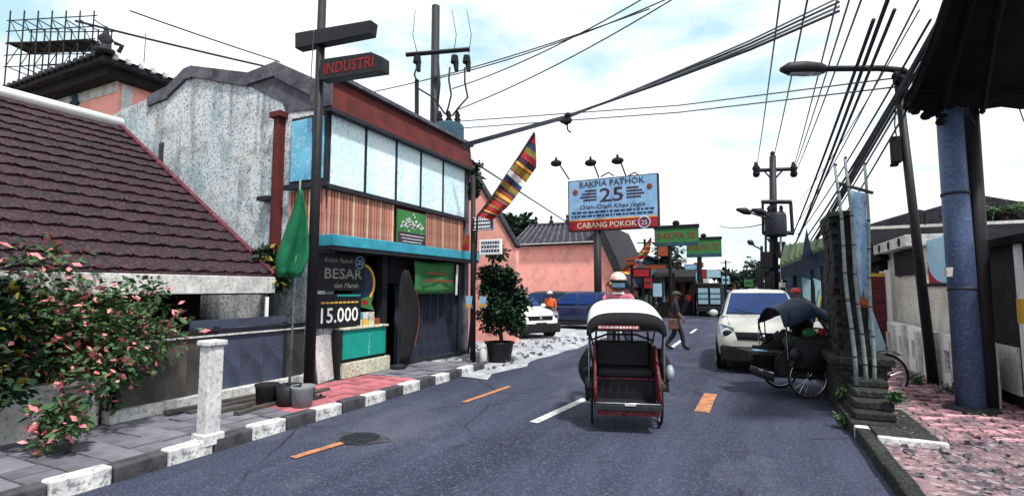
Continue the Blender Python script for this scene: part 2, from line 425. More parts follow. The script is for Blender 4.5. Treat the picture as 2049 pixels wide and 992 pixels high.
class B:
    """collects shapes; build() links them as ONE mesh object"""

    def __init__(self):
        self.v, self.f, self.mi, self.cur = [], [], [], 0

    def add(self, vs, fs):
        k = len(self.v)
        self.v += [V(p) for p in vs]
        for f in fs:
            self.f.append([i + k for i in f])
            self.mi.append(self.cur)
        return self

    def box(self, c, s, rot=None):
        x, y, z = s[0] / 2, s[1] / 2, s[2] / 2
        p = [V((a, b, d)) for d in (-z, z) for a, b in ((-x, -y), (x, -y), (x, y), (-x, y))]
        if rot is not None:
            p = [rot @ q for q in p]
        p = [q + V(c) for q in p]
        return self.add(p, [(3, 2, 1, 0), (4, 5, 6, 7), (0, 1, 5, 4), (1, 2, 6, 5), (2, 3, 7, 6), (3, 0, 4, 7)])

    def bx(self, x0, x1, y0, y1, z0, z1):
        return self.box(((x0 + x1) / 2, (y0 + y1) / 2, (z0 + z1) / 2), (abs(x1 - x0), abs(y1 - y0), abs(z1 - z0)))

    def path(self, pts, r, n=8, caps=True):
        pts = [V(p) for p in pts]
        rs = r if isinstance(r, (list, tuple)) else [r] * len(pts)
        vs, fs = [], []
        up = None
        for i, p in enumerate(pts):
            a = pts[max(i - 1, 0)]
            b = pts[min(i + 1, len(pts) - 1)]
            t = (b - a).normalized()
            if up is None:
                up = V((0, 0, 1)) if abs(t.z) < 0.9 else V((1, 0, 0))
            s = t.cross(up).normalized()
            up = s.cross(t).normalized()
            for k in range(n):
                q = 2 * PI * k / n
                vs.append(p + (s * math.cos(q) + up * math.sin(q)) * rs[i])
        for i in range(len(pts) - 1):
            for k in range(n):
                fs.append((i * n + k, i * n + (k + 1) % n, (i + 1) * n + (k + 1) % n, (i + 1) * n + k))
        if caps:
            fs.append(tuple(reversed(range(n))))
            fs.append(tuple(range((len(pts) - 1) * n, len(pts) * n)))
        return self.add(vs, fs)

    def tube(self, a, b, r0, r1=None, n=10):
        return self.path([a, b], [r0, r0 if r1 is None else r1], n)

    def ball(self, c, r, nu=12, nv=8, rot=None):
        r = (r, r, r) if not isinstance(r, (tuple, list)) else r
        vs, fs = [], []
        for j in range(nv + 1):
            th = PI * j / nv
            for i in range(nu):
                ph = 2 * PI * i / nu
                q = V((r[0] * math.sin(th) * math.cos(ph), r[1] * math.sin(th) * math.sin(ph), r[2] * math.cos(th)))
                if rot is not None:
                    q = rot @ q
                vs.append(q + V(c))
        for j in range(nv):
            for i in range(nu):
                fs.append((j * nu + i, (j + 1) * nu + i, (j + 1) * nu + (i + 1) % nu, j * nu + (i + 1) % nu))
        return self.add(vs, fs)

    def lathe(self, prof, c=(0, 0, 0), n=20, axis='z'):
        vs, fs = [], []
        for r, z in prof:
            for i in range(n):
                a = 2 * PI * i / n
                q = V((r * math.cos(a), r * math.sin(a), z))
                if axis == 'x':
                    q = V((q.z, q.x, q.y))
                elif axis == 'y':
                    q = V((q.x, q.z, q.y))
                vs.append(q + V(c))
        m = len(prof)
        for j in range(m - 1):
            for i in range(n):
                fs.append((j * n + i, j * n + (i + 1) % n, (j + 1) * n + (i + 1) % n, (j + 1) * n + i))
        fs.append(tuple(reversed(range(n))))
        fs.append(tuple(range((m - 1) * n, m * n)))
        return self.add(vs, fs)

    def torus(self, c, R, r, axis='x', n=28, m=8):
        vs, fs = [], []
        for i in range(n):
            a = 2 * PI * i / n
            for j in range(m):
                b = 2 * PI * j / m
                d = R + r * math.cos(b)
                q = V((r * math.sin(b), d * math.cos(a), d * math.sin(a)))
                if axis == 'y':
                    q = V((q.y, q.x, q.z))
                vs.append(q + V(c))
        for i in range(n):
            for j in range(m):
                fs.append((i * m + j, ((i + 1) % n) * m + j, ((i + 1) % n) * m + (j + 1) % m, i * m + (j + 1) % m))
        return self.add(vs, fs)

    def slab(self, pts, thick):
        """polygon (3-D, planar) given depth along the vector thick"""
        pts = [V(p) for p in pts]
        t = V(thick)
        n = len(pts)
        vs = pts + [p + t for p in pts]
        fs = [tuple(range(n)), tuple(reversed(range(n, 2 * n)))]
        for i in range(n):
            fs.append((i, i + n, (i + 1) % n + n, (i + 1) % n))
        return self.add(vs, fs)

    def grid(self, rows):
        nr, nc = len(rows), len(rows[0])
        vs = [p for r in rows for p in r]
        fs = [(j * nc + i, j * nc + i + 1, (j + 1) * nc + i + 1, (j + 1) * nc + i) for j in range(nr - 1) for i in range(nc - 1)]
        return self.add(vs, fs)

    def mesh(self, name, mats):
        me = bpy.data.meshes.new(name)
        me.from_pydata([tuple(p) for p in self.v], [], self.f)
        for m in (mats if isinstance(mats, (list, tuple)) else [mats]):
            me.materials.append(m)
        if any(self.mi):
            me.polygons.foreach_set('material_index', self.mi)
        bm = bmesh.new()
        bm.from_mesh(me)
        bmesh.ops.recalc_face_normals(bm, faces=bm.faces)
        bm.to_mesh(me)
        bm.free()
        me.update()
        return me

    def build(self, name, mats, parent=None, smooth=False, bevel=0, solid=0, label=None, kind=None, sub=0):
        off = OFF.get(parent.name, V((0, 0, 0))) if parent else V((0, 0, 0))
        if off.length:
            self.v = [p - off for p in self.v]
        me = self.mesh(name, mats)
        o = bpy.data.objects.new(name, me)
        COL.objects.link(o)
        if parent:
            o.parent = parent
        OFF[o.name] = off
        finish(o, smooth, bevel, solid, sub)
        if label:
            o['label'] = label
        if kind:
            o['kind'] = kind
        return o


def finish(o, smooth=False, bevel=0, solid=0, sub=0):
    if smooth:
        o.data.polygons.foreach_set('use_smooth', [True] * len(o.data.polygons))
    if solid:
        m = o.modifiers.new('solid', 'SOLIDIFY')
        m.thickness = solid
        m.offset = 0
    if bevel:
        m = o.modifiers.new('bevel', 'BEVEL')
        m.width = bevel
        m.segments = 2
        m.limit_method = 'ANGLE'
    if sub:
        m = o.modifiers.new('sub', 'SUBSURF')
        m.levels = m.render_levels = sub


def tag(o, label, cat, group=None):
    o['label'] = label
    o['category'] = cat
    if group:
        o['group'] = group
    return o


def thing(name, label, cat, loc=(0, 0, 0), rz=0.0, group=None, world=True):
    """an Empty at the thing's base; world=True: its parts are given in world coordinates"""
    o = bpy.data.objects.new(name, None)
    COL.objects.link(o)
    o.empty_display_size = 0.2
    o.location = loc
    o.rotation_euler = (0, 0, rz)
    tag(o, label, cat, group)
    OFF[o.name] = V(loc) if world else V((0, 0, 0))
    return o


def piece(name, me, parent, loc, rot=(0, 0, 0), scale=(1, 1, 1), bevel=0):
    o = bpy.data.objects.new(name, me)
    COL.objects.link(o)
    off = OFF.get(parent.name, V((0, 0, 0))) if parent else V((0, 0, 0))
    o.parent = parent
    o.location = V(loc) - off
    o.rotation_euler = rot
    o.scale = scale
    OFF[o.name] = off
    if bevel:
        finish(o, bevel=bevel)
    return o


def copy_tree(o, parent=None):
    c = o.copy()
    COL.objects.link(c)
    if parent:
        c.parent = parent
    for ch in o.children:
        copy_tree(ch, c)
    return c


def struct(name, b, m, **k):
    o = b.build(name, m, **k)
    o['kind'] = 'structure'
    return o


def text(s, parent, m, origin, right, up, width, height, name='lettering', depth=0.006, shear=0.0):
    """flat lettering: origin = centre of the line, right/up unit vectors of the board"""
    cu = bpy.data.curves.new('t', 'FONT')
    cu.body = s
    cu.align_x = 'CENTER'
    cu.resolution_u = 2
    cu.shear = shear
    cu.offset = 0.012
    t = bpy.data.objects.new('t', cu)
    COL.objects.link(t)
    dg = bpy.context.evaluated_depsgraph_get()
    dg.update()
    me = bpy.data.meshes.new_from_object(t.evaluated_get(dg))
    vs = [v.co.copy() for v in me.vertices]
    fs = [list(p.vertices) for p in me.polygons]
    bpy.data.objects.remove(t)
    bpy.data.meshes.remove(me)
    if not vs:
        return None
    x0, x1 = min(v.x for v in vs), max(v.x for v in vs)
    y0, y1 = min(v.y for v in vs), max(v.y for v in vs)
    R, Uu = V(right).normalized(), V(up).normalized()
    N = R.cross(Uu)
    b = B()
    b.add([V(origin) + R * ((v.x - (x0 + x1) / 2) / (x1 - x0) * width) + Uu * ((v.y - (y0 + y1) / 2) / (y1 - y0) * height) + N * depth for v in vs], fs)
    off = OFF.get(parent.name, V((0, 0, 0)))
    b.v = [p - off for p in b.v]
    me = bpy.data.meshes.new(name)
    me.from_pydata([tuple(p) for p in b.v], [], b.f)
    me.materials.append(m)
    o = bpy.data.objects.new(name, me)
    COL.objects.link(o)
    o.parent = parent
    OFF[o.name] = off
    return o


def leaves(n, clumps, size, seed, squash=0.75, spread=1.0):
    """n folded leaves scattered round clump centres [(centre, radius), ...]"""
    rng = random.Random(seed)
    b = B()
    wts = [r ** 2 for _, r in clumps]
    for _ in range(n):
        c, r = rng.choices(clumps, wts)[0]
        d = V((rng.gauss(0, 1), rng.gauss(0, 1), rng.gauss(0, 1))).normalized() * r * spread * rng.uniform(0.35, 1.05)
        d.z *= squash
        p = V(c) + d
        s = size * rng.choice((.55, .7, .85, 1.0, 1.0, 1.2, 1.5)) * rng.uniform(0.85, 1.15)
        a = (d.normalized() * 0.6 + V((rng.uniform(-1, 1), rng.uniform(-1, 1), rng.uniform(-0.9, 0.5)))).normalized()
        w = a.cross(V((rng.uniform(-1, 1), rng.uniform(-1, 1), 1))).normalized()
        nn = a.cross(w)
        b.add([p, p + a * s * 0.5 + w * s * 0.28 - nn * s * 0.06, p + a * s, p + a * s * 0.5 - w * s * 0.28 - nn * s * 0.06], [(0, 1, 2), (0, 2, 3)])
    return b


def clumpset(c, rx, ry, rz, k, r, seed):
    rng = random.Random(seed)
    out = []
    for _ in range(k):
        d = V((rng.gauss(0, 1), rng.gauss(0, 1), rng.gauss(0, 1))).normalized() * rng.uniform(0.25, 0.95)
        out.append((V(c) + V((d.x * rx, d.y * ry, d.z * rz)), r * rng.uniform(0.6, 1.25)))
    return out


def tree(name, label, cat, base, h, crown, rx, rz, n, leaf, seed, m, k=14, group=None, tr=0.09, m2=None):
    t = thing(name, label, cat, base, group=group)
    rng = random.Random(seed)
    base = V(base)
    top = base + V((rng.uniform(-.1, .1), rng.uniform(-.1, .1), h))
    b = B().path([base, base.lerp(top, .5) + V((rng.uniform(-.06, .06), 0, 0)), top], [tr, tr * .75, tr * .45], 8)
    cc = base + V((0, 0, crown))
    cl = clumpset(cc, rx, rx, rz, k, min(rx, rz) * 0.5, seed)
    for c, r in cl[:7]:
        b.path([base.lerp(top, rng.uniform(.55, .95)), c.lerp(top, .4) + V((0, 0, .05)), c], [tr * .35, tr * .22, tr * .08], 5)
    b.build('trunk', M_bark, t, smooth=True)
    leaves(n, cl, leaf, seed + 1).build('crown', m, t)
    if m2:
        leaves(n // 6, cl, leaf, seed + 2, spread=1.05).build('blossom', m2, t)
    return t
# ================================================================== THE SETTING
rng = random.Random(7)
KL, KR, FXL = -5.27, 1.09, -6.85          # left kerb, right kerb, shop front

b = B().add([(-500, -300, -.05), (500, -300, -.05), (500, 900, -.05), (-500, 900, -.05)], [(0, 1, 2, 3)])
struct('ground', b, M_earth)
b = B()
ys = [-12, 0, 4, 8, 12, 16, 24, 40, 80, 160, 300]
b.grid([[V((x, y, 0.012 * math.cos(min(1, abs(x + 2) / 3.4) * PI / 2))) for x in (KL, -4, -2.2, -.5, KR)] for y in ys])
struct('road', b, M_road)
b = B()
b.add([(KR, -12, 0), (14, -12, 0), (14, -1.8, 0), (KR, -1.8, 0)], [(0, 1, 2, 3)])
struct('side_lane', b, M_road)

# left pavement: a slab of its own, pink tiles laid on the part by the sign pole
pav = struct('pavement', B().bx(-22, KL - .14, -12, 9.6, -.04, .115), M_pave, bevel=0)
tile_me = B().box((0, 0, 0), (.29, .29, .035)).mesh('paving_tile', M_redtile)
tile_gr = B().box((0, 0, 0), (.29, .29, .035)).mesh('paving_tile', M_pave)
for i in range(24):
    for j in range(5):
        y, x = 2.3 + i * .3, KL - .32 - j * .3
        if x < -6.75 and y > 6.5:
            continue
        red = 4.9 < y < 7.4 and j < 4
        if not red and rng.random() < .12:
            continue
        piece('paving_tile', tile_me if red else tile_gr, pav, (x, y, .122 + rng.uniform(-.008, .008)),
              (rng.uniform(-.02, .02), rng.uniform(-.02, .02), rng.uniform(-.03, .03)))
# kerb stones painted black and white in turn
kerb = bpy.data.objects.new('kerb', None)
COL.objects.link(kerb)
kerb['kind'] = 'structure'
OFF['kerb'] = V((0, 0, 0))
kw = B().box((0, 0, 0), (.16, .455, .2)).mesh('kerb_stone', M_kerbw)
kb = B().box((0, 0, 0), (.16, .455, .2)).mesh('kerb_stone', M_kerbb)
k = 0
y = 1.28
while y < 9.5:
    piece('kerb_stone', kw if k % 2 == 0 else kb, kerb, (KL - .07 + rng.uniform(-.012, .012), y + .23, .055 + rng.uniform(-.012, .012)),
          (rng.uniform(-.03, .03), rng.uniform(-.02, .02), rng.uniform(-.03, .03)), bevel=.02)
    y += .47
    k += 1
# right kerb, curving round the corner of the planter into the side lane
kerb2 = bpy.data.objects.new('kerb', None)
COL.objects.link(kerb2)
kerb2['kind'] = 'structure'
OFF[kerb2.name] = V((0, 0, 0))
kpts = [(1.13 + .01 * (i % 2), 9.75 - .47 * i, PI / 2) for i in range(26)]
kw2 = B().box((0, 0, 0), (.455, .15, .2)).mesh('kerb_stone', M_kerbw)
kb2 = B().box((0, 0, 0), (.455, .15, .2)).mesh('kerb_stone', M_stone)
for i, (x, y, a) in enumerate(kpts):
    piece('kerb_stone', kw2 if i in (3, 4, 5) else kb2, kerb2, (x, y, .04), (rng.uniform(-.03, .03), 0, a), bevel=.02)

# pale rough forecourt beyond the end of the left pavement
b = B()
rows = []
for j in range(34):
    row = []
    for i in range(40):
        x = -22 + i * (22 - 5.25 + .5) / 39
        y = 8.7 + j * .62
        edge = min(1, max(0, (KL + .5 - x) / 1.2))
        row.append(V((x + rng.uniform(-.12, .12) * (i > 30), y, .006 + edge * (.045 + .035 * math.sin(x * 2.1 + y * 1.3) * math.sin(y * 2.3 - x) + rng.uniform(-.012, .012)))))
    rows.append(row)
b.grid(rows)
struct('forecourt', b, M_pale)
b = B()
for _ in range(420):
    x, y = rng.uniform(-9.5, KL + .25), rng.uniform(8.7, 17)
    s = rng.uniform(.02, .085)
    b.box((x, y, .05), (s, s * rng.uniform(.6, 1.4), s * .6), Euler((rng.uniform(-1, 1), rng.uniform(-1, 1), rng.uniform(0, 3))).to_matrix())
r_ = b.build('gravel', M_rubble, kind='stuff')
r_['label'] = 'loose stones and rubble scattered over the pale forecourt'

# right pavement: broken pink bricks
b = B()
rows = []
for j in range(30):
    rows.append([V((KR + .1 + i * .42, -2 + j * .62, .095 + .02 * math.sin(i * 1.7 + j) + rng.uniform(-.015, .015))) for i in range(28)])
b.grid(rows)
pv2 = struct('pavement', b, M_broken)
pbm = B().box((0, 0, 0), (.30, .145, .05)).mesh('paving_brick', M_pinkbrick)
cnt = 0
for j in range(60):
    for i in range(9):
        y = 6.9 + j * .155
        x = 1.75 + i * .31 + (j % 2) * .15
        if x > 4.6 or y < 7.05 + .25 * math.sin(x * 3) or (x < 1.95 and y < 9.9) or (x > 2.75 and y > 10.4) or cnt > 298 or rng.random() < .20:
            continue
        cnt += 1
        piece('paving_brick', pbm, pv2, (x, y, .085 + rng.uniform(0, .018)), (rng.uniform(-.04, .04), rng.uniform(-.04, .04), rng.uniform(-.08, .08)))
b = B()
for _ in range(2600):
    x = rng.uniform(1.3, 5.5)
    y = rng.uniform(5.0, 11)
    s = rng.uniform(.02, .07)
    a = rng.uniform(0, 6.3)
    p = V((x, y, .135 + rng.uniform(0, .015)))
    u, w = V((math.cos(a), math.sin(a), rng.uniform(-.2, .3))) * s, V((-math.sin(a), math.cos(a), rng.uniform(-.1, .3))) * s * .5
    b.add([p, p + u * .5 + w, p + u, p + u * .5 - w], [(0, 1, 2, 3)])
o = b.build('leaf_litter', M_litter, kind='stuff')
o['label'] = 'dry leaves and litter lying over the broken pink paving'
b = B()
for _ in range(240):
    x, y = rng.uniform(1.3, 4.6), rng.uniform(4.6, 7.6)
    s = rng.uniform(.015, .06)
    b.box((x, y, .10 + s * .2), (s, s * rng.uniform(.6, 1.6), s * .7), Euler((rng.uniform(-1, 1), rng.uniform(-1, 1), rng.uniform(0, 3))).to_matrix())
o = b.build('rubble', M_rubble, kind='stuff')
o['label'] = 'lumps of broken stone lying on the near right pavement'
# white rimmed base slab in front of the pillar steps
struct('planter_base', B().bx(1.22, 1.78, 6.78, 8.4, .10, .150), M_stone, bevel=.01)
struct('planter_rim', B().bx(1.20, 1.80, 6.70, 6.778, .09, .165), M_kerbw, bevel=.01)

# road markings
def mark(name, pts, m, z=.018):
    vs = []
    n = 7
    for i in range(n):
        f = i / (n - 1)
        a = V(pts[0]).lerp(V(pts[1]), f)
        c = V(pts[3]).lerp(V(pts[2]), f)
        vs.append((a, c))
    bb = B()
    rr = [[V((a.x, a.y, z)), V((c.x, c.y, z))] for a, c in vs]
    bb.grid(rr)
    return struct(name, bb, m)


def strip(name, p, q, w, m):
    p, q = V((p[0], p[1], 0)), V((q[0], q[1], 0))
    s = (q - p).normalized().cross(V((0, 0, 1))) * w / 2
    return mark(name, [p - s, q - s, q + s, p + s], m)


strip('road_line', GR(585, 918), GR(704, 882), .10, M_orange)
strip('road_line', GR(928, 806), GR(1020, 774), .10, M_orange)
strip('road_line', GR(1068, 847), GR(1172, 799), .13, M_wline)
strip('road_line', GR(1404, 826), GR(1422, 789), .20, M_orange)
strip('road_line', (-2.16, 10.2), (-2.16, 12.6), .12, M_wline)
strip('road_line', (-2.16, 15.6), (-2.16, 18.0), .12, M_wline)
strip('road_line', (-2.16, 21), (-2.16, 23.4), .12, M_wline)
# patched drain in the road
c = GR(720, 879)
b = B().lathe([(.0, .012), (.23, .012), (.23, .022), (.21, .026), (.19, .022), (0, .022)], (c.x, c.y, 0), 22)
for k in range(5):
    b.box((c.x - .16 + k * .08, c.y, .024), (.025, .28, .008))
mh = b.build('manhole_cover', M_dark)
mh['kind'] = 'structure'
b = B()
rows = [[V((c.x + (r * 1.0) * math.cos(a) * (1 + .2 * math.sin(3 * a)), c.y + r * .62 * math.sin(a), .0165)) for a in [i * PI / 9 for i in range(19)]] for r in (.02, .2, .36)]
b.grid(rows)
struct('road_patch', b, M_kerbb)

# ================================================================== CORNER SHOP (two storeys, turquoise awning)
shop = thing('corner_shop', 'two storey corner shop with pale cyan upper panels over a turquoise awning edge', 'building', (FXL, 6.7, 0))
WY = 6.72
prof = [(228, 228), (300, 196), (340, 176), (372, 142), (386, 136), (500, 150), (556, 128), (655, 172)]
top = [AY(x, y, WY) for x, y in prof]
poly = [V((top[0].x, WY, -.05))] + top + [V((-6.92, WY, top[-1].z)), V((-6.92, WY, -.05))]
W_ = B().slab(poly, (0, .22, 0)).build('side_wall', M_plaster, shop)
# mouldy cornice following the parapet
b = B()
for (a, c2) in zip(top[1:-1], top[2:]):
    d = .22 if a.x < -9 else .30
    b.slab([a + V((0, -.06, .03)), c2 + V((0, -.06, .03)), c2 + V((0, -.06, -d - .04)), a + V((0, -.06, -d))], (0, .14, 0))
b.build('cornice', M_mould, shop)
# dark stained gable field above the side window
b = B()
b.slab([AY(497, 172, WY - .012), AY(556, 150, WY - .012), AY(652, 190, WY - .012), AY(652, 218, WY - .012), AY(572, 226, WY - .012), AY(566, 205, WY - .012)], (0, .02, 0))
b.build('gable_panel', M_mould, shop)
zt = 5.06
# pilaster / drainpipe
p = AY(567, 240, WY)
b = B().bx(p.x - .075, p.x + .075, WY - .16, WY - .002, 2.4, p.z)
b.bx(p.x - .16, p.x + .14, WY - .2, WY - .002, p.z, p.z + .12)
b.build('pilaster', M_fascia, shop, bevel=.01)
b = B().bx(p.x - .42, p.x - .1, WY - .2, WY - .003, 3.45, 3.53)
b.build('bracket', M_dark, shop)
# side window panel bay
xs0, xs1 = AY(580, 300, WY - .12).x, FXL - .02
b = B().bx(xs0, xs1 - .02, WY - .10, WY - .004, 3.70, 4.98)
b.build('bay_frame', M_dark, shop)
w = (xs1 - xs0)
for i, (a, c2) in enumerate(((0.04, .60), (.67, .93))):
    B().bx(xs0 + w * a, xs0 + w * c2, WY - .125, WY - .102, 3.76, 4.92).build('panel', M_sidepan, shop)
B().bx(xs0 - .1, FXL + .02, WY - .16, WY - .1, 3.60, 3.70).build('sill', M_dark, shop)
# facade frame behind the panels
Y0, Y1 = 6.62, 11.55
B().bx(FXL - .10, FXL - .03, Y0 + .12, Y1, 3.62, 5.02).build('facade_frame', M_dark, shop)
seam = [6.68, 7.62, 8.58, 9.48, 10.42, 11.5]
for i in range(5):
    B().bx(FXL - .028, FXL, seam[i] + .035, seam[i + 1] - .035, 3.66 + .0, 4.98).build('panel', M_panel, shop, bevel=.006)
for i in range(1, 5):
    B().bx(FXL - .03, FXL + .012, seam[i] - .026, seam[i] + .026, 3.62, 5.0).build('mullion', M_dark, shop)
B().bx(FXL - .08, FXL + .05, Y0, Y1, 3.56, 3.64).build('sill', M_dark, shop)
# red fascia and roof above
b = B()
b.slab([(FXL + .14, Y0 - .1, 5.02), (FXL + .14, Y1 + .1, 5.02), (FXL + .06, Y1 + .1, 5.62), (FXL + .06, Y0 - .1, 5.62)], (-.12, 0, 0))
b.build('fascia', M_fascia, shop)
B().bx(FXL - .1, FXL + .17, Y0 - .12, Y1 + .12, 5.62, 5.70).build('coping', M_mould, shop)
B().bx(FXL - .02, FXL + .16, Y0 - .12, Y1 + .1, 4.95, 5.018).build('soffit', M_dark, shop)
B().bx(FXL - .33, FXL + .19, Y0 - .14, Y0 - .1, 5.03, 5.55).build('end_cap', M_mould, shop)
B().bx(-12, FXL - .12, WY + .24, Y1, 4.96, 5.2).build('roof', M_mould, shop)
B().bx(-12, FXL - .02, Y1, Y1 + .2, 0, 5.1).build('far_wall', M_mould, shop)
B().bx(-12.2, -12, WY, Y1 + .2, -.05, 5.1).build('rear_wall', M_mould, shop)
# slat band (vertical copper slats, straw coloured ones among them)
s1 = B().box((0, 0, 0), (.035, .052, .86)).mesh('slat', M_slat)
s2 = B().box((0, 0, 0), (.035, .052, .86)).mesh('slat', M_slatl)
B().bx(FXL - .12, FXL - .06, Y0 + .1, Y1, 2.68, 3.57).build('slat_backing', M_fascia, shop)
y = 6.72
i = 0
while y < 11.45:
    if not 8.56 < y < 9.72:
        piece('slat', s2 if (i * 7) % 5 in (1,) else s1, shop, (FXL - .03, y, 3.125), (0, 0, rng.uniform(-.1, .1)))
    y += .078
    i += 1
x = xs0
while x < FXL - .05:
    piece('slat', s2 if rng.random() < .3 else s1, shop, (x, WY - .06, 3.14), (0, 0, PI / 2))
    x += .085
# turquoise awning edge with its own slab roof
B().bx(FXL - .3, FXL + .38, Y0 - .18, Y1 + .1, 2.50, 2.70).build('awning_edge', M_cyan, shop, bevel=.012)
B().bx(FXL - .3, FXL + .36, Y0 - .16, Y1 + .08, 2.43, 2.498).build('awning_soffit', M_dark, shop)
B().bx(xs0 - .05, FXL - .32, WY - .18, WY - .004, 2.46, 2.70).build('awning_return', M_cyan, shop)
# ground floor: open room with ceiling, back wall, posts
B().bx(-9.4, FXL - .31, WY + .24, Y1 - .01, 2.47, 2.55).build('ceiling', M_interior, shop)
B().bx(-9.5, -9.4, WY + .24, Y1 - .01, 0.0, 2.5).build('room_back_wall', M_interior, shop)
B().bx(-9.4, FXL - .05, WY + .25, Y1 - .02, -.03, .13).build('floor', M_pave, shop)
for y in (8.36, 11.4):
    B().bx(FXL - .22, FXL - .06, y - .08, y + .08, .13, 2.43).build('post', M_dark, shop)
B().bx(FXL - .20, FXL - .1, 8.24, 8.30, .13, .62).build('skirting', M_whited, shop)
# steel folding shutter, one leaf per fold
sh = B().box((0, 0, 0), (.05, .17, 1.62)).mesh('shutter_leaf', M_shutter)
for i in range(15):
    piece('shutter_leaf', sh, shop, (FXL - .16 + (.02 if i % 2 else -.02), 8.95 + i * .165, .95), (0, 0, .35 if i % 2 else -.35))
B().bx(FXL - .24, FXL - .08, 8.85, 11.3, 1.76, 1.86).build('shutter_rail', M_shutter, shop)
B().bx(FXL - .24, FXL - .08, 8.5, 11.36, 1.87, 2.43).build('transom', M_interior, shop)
B().bx(FXL - .33, FXL + .10, 8.4, 11.5, .0, .16).build('step', M_dark, shop, bevel=.01)

# green picture sign on the slat band
c0 = V((FXL + .035, 9.14, 3.06))
sg = thing('picture_sign', 'dark green picture sign with a pale scene hung on the copper slats', 'sign', (FXL, 9.14, 2.7))
B().bx(FXL - .01, FXL + .03, 8.62, 9.68, 2.72, 3.48).build('panel', M_boardgreen, sg, bevel=.006)
B().bx(FXL + .031, FXL + .034, 8.64, 9.66, 2.74, 3.0).build('caption_band', M_ink, sg)
b = B()
r2 = random.Random(3)
for _ in range(46):
    y, z = r2.gauss(9.12, .2), r2.gauss(3.19, .07)
    s = r2.uniform(.02, .06)
    b.add([(FXL + .036, y - s, z), (FXL + .036, y, z - s * .6), (FXL + .036, y + s, z), (FXL + .036, y, z + s * .8)], [(0, 1, 2, 3)])
b.build('picture', M_whited, sg, kind='stuff')
b = B()
for k in range(3):
    b.bx(FXL + .035, FXL + .038, 8.70 + .05 * k, 9.6 - .06 * k, 2.925 - k * .07, 2.945 - k * .07)
b.build('caption_line', M_whited, sg, kind='stuff')

# ---- things in the shop front
ct = thing('shop_counter', 'jade green shop counter on a speckled plinth under the price board', 'counter', (FXL + .05, 7.5, .12))
B().bx(FXL - .30, FXL + .12, 7.02, 8.2, .46, 1.00).build('counter_front', M_green, ct, bevel=.01)
B().bx(FXL - .34, FXL + .16, 6.98, 8.24, 1.0, 1.04).build('counter_top', M_terrazzo, ct, bevel=.008)
B().bx(FXL - .25, FXL + .10, 6.92, 7.012, .13, .99).build('side_panel', M_brick, ct)
B().bx(FXL - .30, FXL + .16, 6.98, 8.3, .13, .40).build('plinth', M_terrazzo, ct, bevel=.008)
B().bx(FXL - .28, FXL + .1, 7.0, 8.2, .40, .458).build('recess', M_blackmatt, ct)
b = B()
for k in range(4):
    b.bx(FXL + .121, FXL + .124, 7.7 + k * .001, 7.708, .5 + k * .1, .58 + k * .1)
b.build('seam', M_whited, ct)
# goods on the counter
gc = [M_whited, M_yellow, M_terrazzo, M_signorange, M_cyan, M_whited, M_terrazzo]
for k in range(7):
    y = 7.52 + (k % 4) * .17
    zz = 1.04 + (k // 4) * .13
    g_ = B().bx(FXL - .16, FXL + .04, y - .07, y + .075, zz, zz + .125).build('snack_box', gc[k], bevel=.005)
    tag(g_, ['white snack box at the left of the lower counter row', 'yellow snack box second in the lower counter row', 'speckled cream box third in the lower counter row', 'orange box at the right of the lower counter row', 'turquoise box on top of the white snack box', 'white box on top of the yellow snack box', 'speckled box on top of the cream box on the counter'][k], 'box', 'boxes of snacks on the jade counter')

# price board
R_, U_ = V((0, 1, 0)), V((0, 0, 1))
pb = thing('price_board', 'black price board with pale lettering and 15.000 hung over the jade counter', 'sign', (FXL, 7.1, 1.1))
B().bx(FXL + .02, FXL + .06, 6.42, 7.62, 1.72, 2.40).build('upper_panel', M_vinyl, pb, bevel=.006)
B().bx(FXL + .02, FXL + .06, 6.42, 7.52, 1.06, 1.66).build('lower_panel', M_vinyl, pb, bevel=.006)
xf = FXL + .061
text('Bakpia Pathok', pb, M_dimletter, (xf, 6.92, 2.26), R_, U_, .72, .11, shear=.25)
text('25', pb, M_mask, (xf, 7.46, 2.26), R_, U_, .14, .10)
b = B().torus((xf, 7.46, 2.26), .115, .008, 'x', 24, 5)
b.build('ring', M_mask, pb)
text('BESAR', pb, M_dimletter, (xf, 7.05, 2.03), R_, U_, .95, .19)
text('dan Murah', pb, M_dimletter, (xf, 7.12, 1.82), R_, U_, .62, .09, shear=.25)
B().bx(FXL + .061, FXL + .064, 6.9, 7.5, 1.615, 1.645).build('trim', M_green, pb)
text('15.000', pb, M_white, (xf, 6.98, 1.28), R_, U_, .92, .27)
b = B()
for k in range(9):
    b.bx(xf, xf + .003, 6.52 + k * .105, 6.60 + k * .105, 1.49, 1.52)
b.build('small_print', M_yellow, pb, kind='stuff')
# round board with a yellow rim behind the price board
rb = thing('round_sign', 'round dark sign with yellow green rim beside the black price board', 'sign', (FXL - .05, 7.72, 1.5))
b = B()
rows = []
for r_ in (0, .36):
    rows.append([V((FXL - .02, 7.62 + r_ * math.cos(a) * .9, 1.86 + r_ * math.sin(a))) for a in [i * 2 * PI / 28 for i in range(29)]])
b.grid(rows)
b.build('face', M_inkblue, rb, solid=.02)
b = B().path([V((FXL + .0, 7.62 + .36 * math.cos(a) * .9, 1.86 + .36 * math.sin(a))) for a in [-.9 + i * .14 for i in range(20)]], .028, 6)
b.build('rim', M_yellow, rb, smooth=True)
b = B().slab([(FXL + .0, 7.58, 1.56), (FXL + .0, 7.92, 1.62), (FXL + .0, 7.86, 1.46), (FXL + .0, 7.95, 1.32), (FXL + .0, 7.58, 1.40)], (.02, 0, 0))
b.build('ribbon', M_boardgreen, rb)
B().bx(FXL + .021, FXL + .024, 7.6, 7.76, 1.44, 1.54).build('badge', M_red, rb)

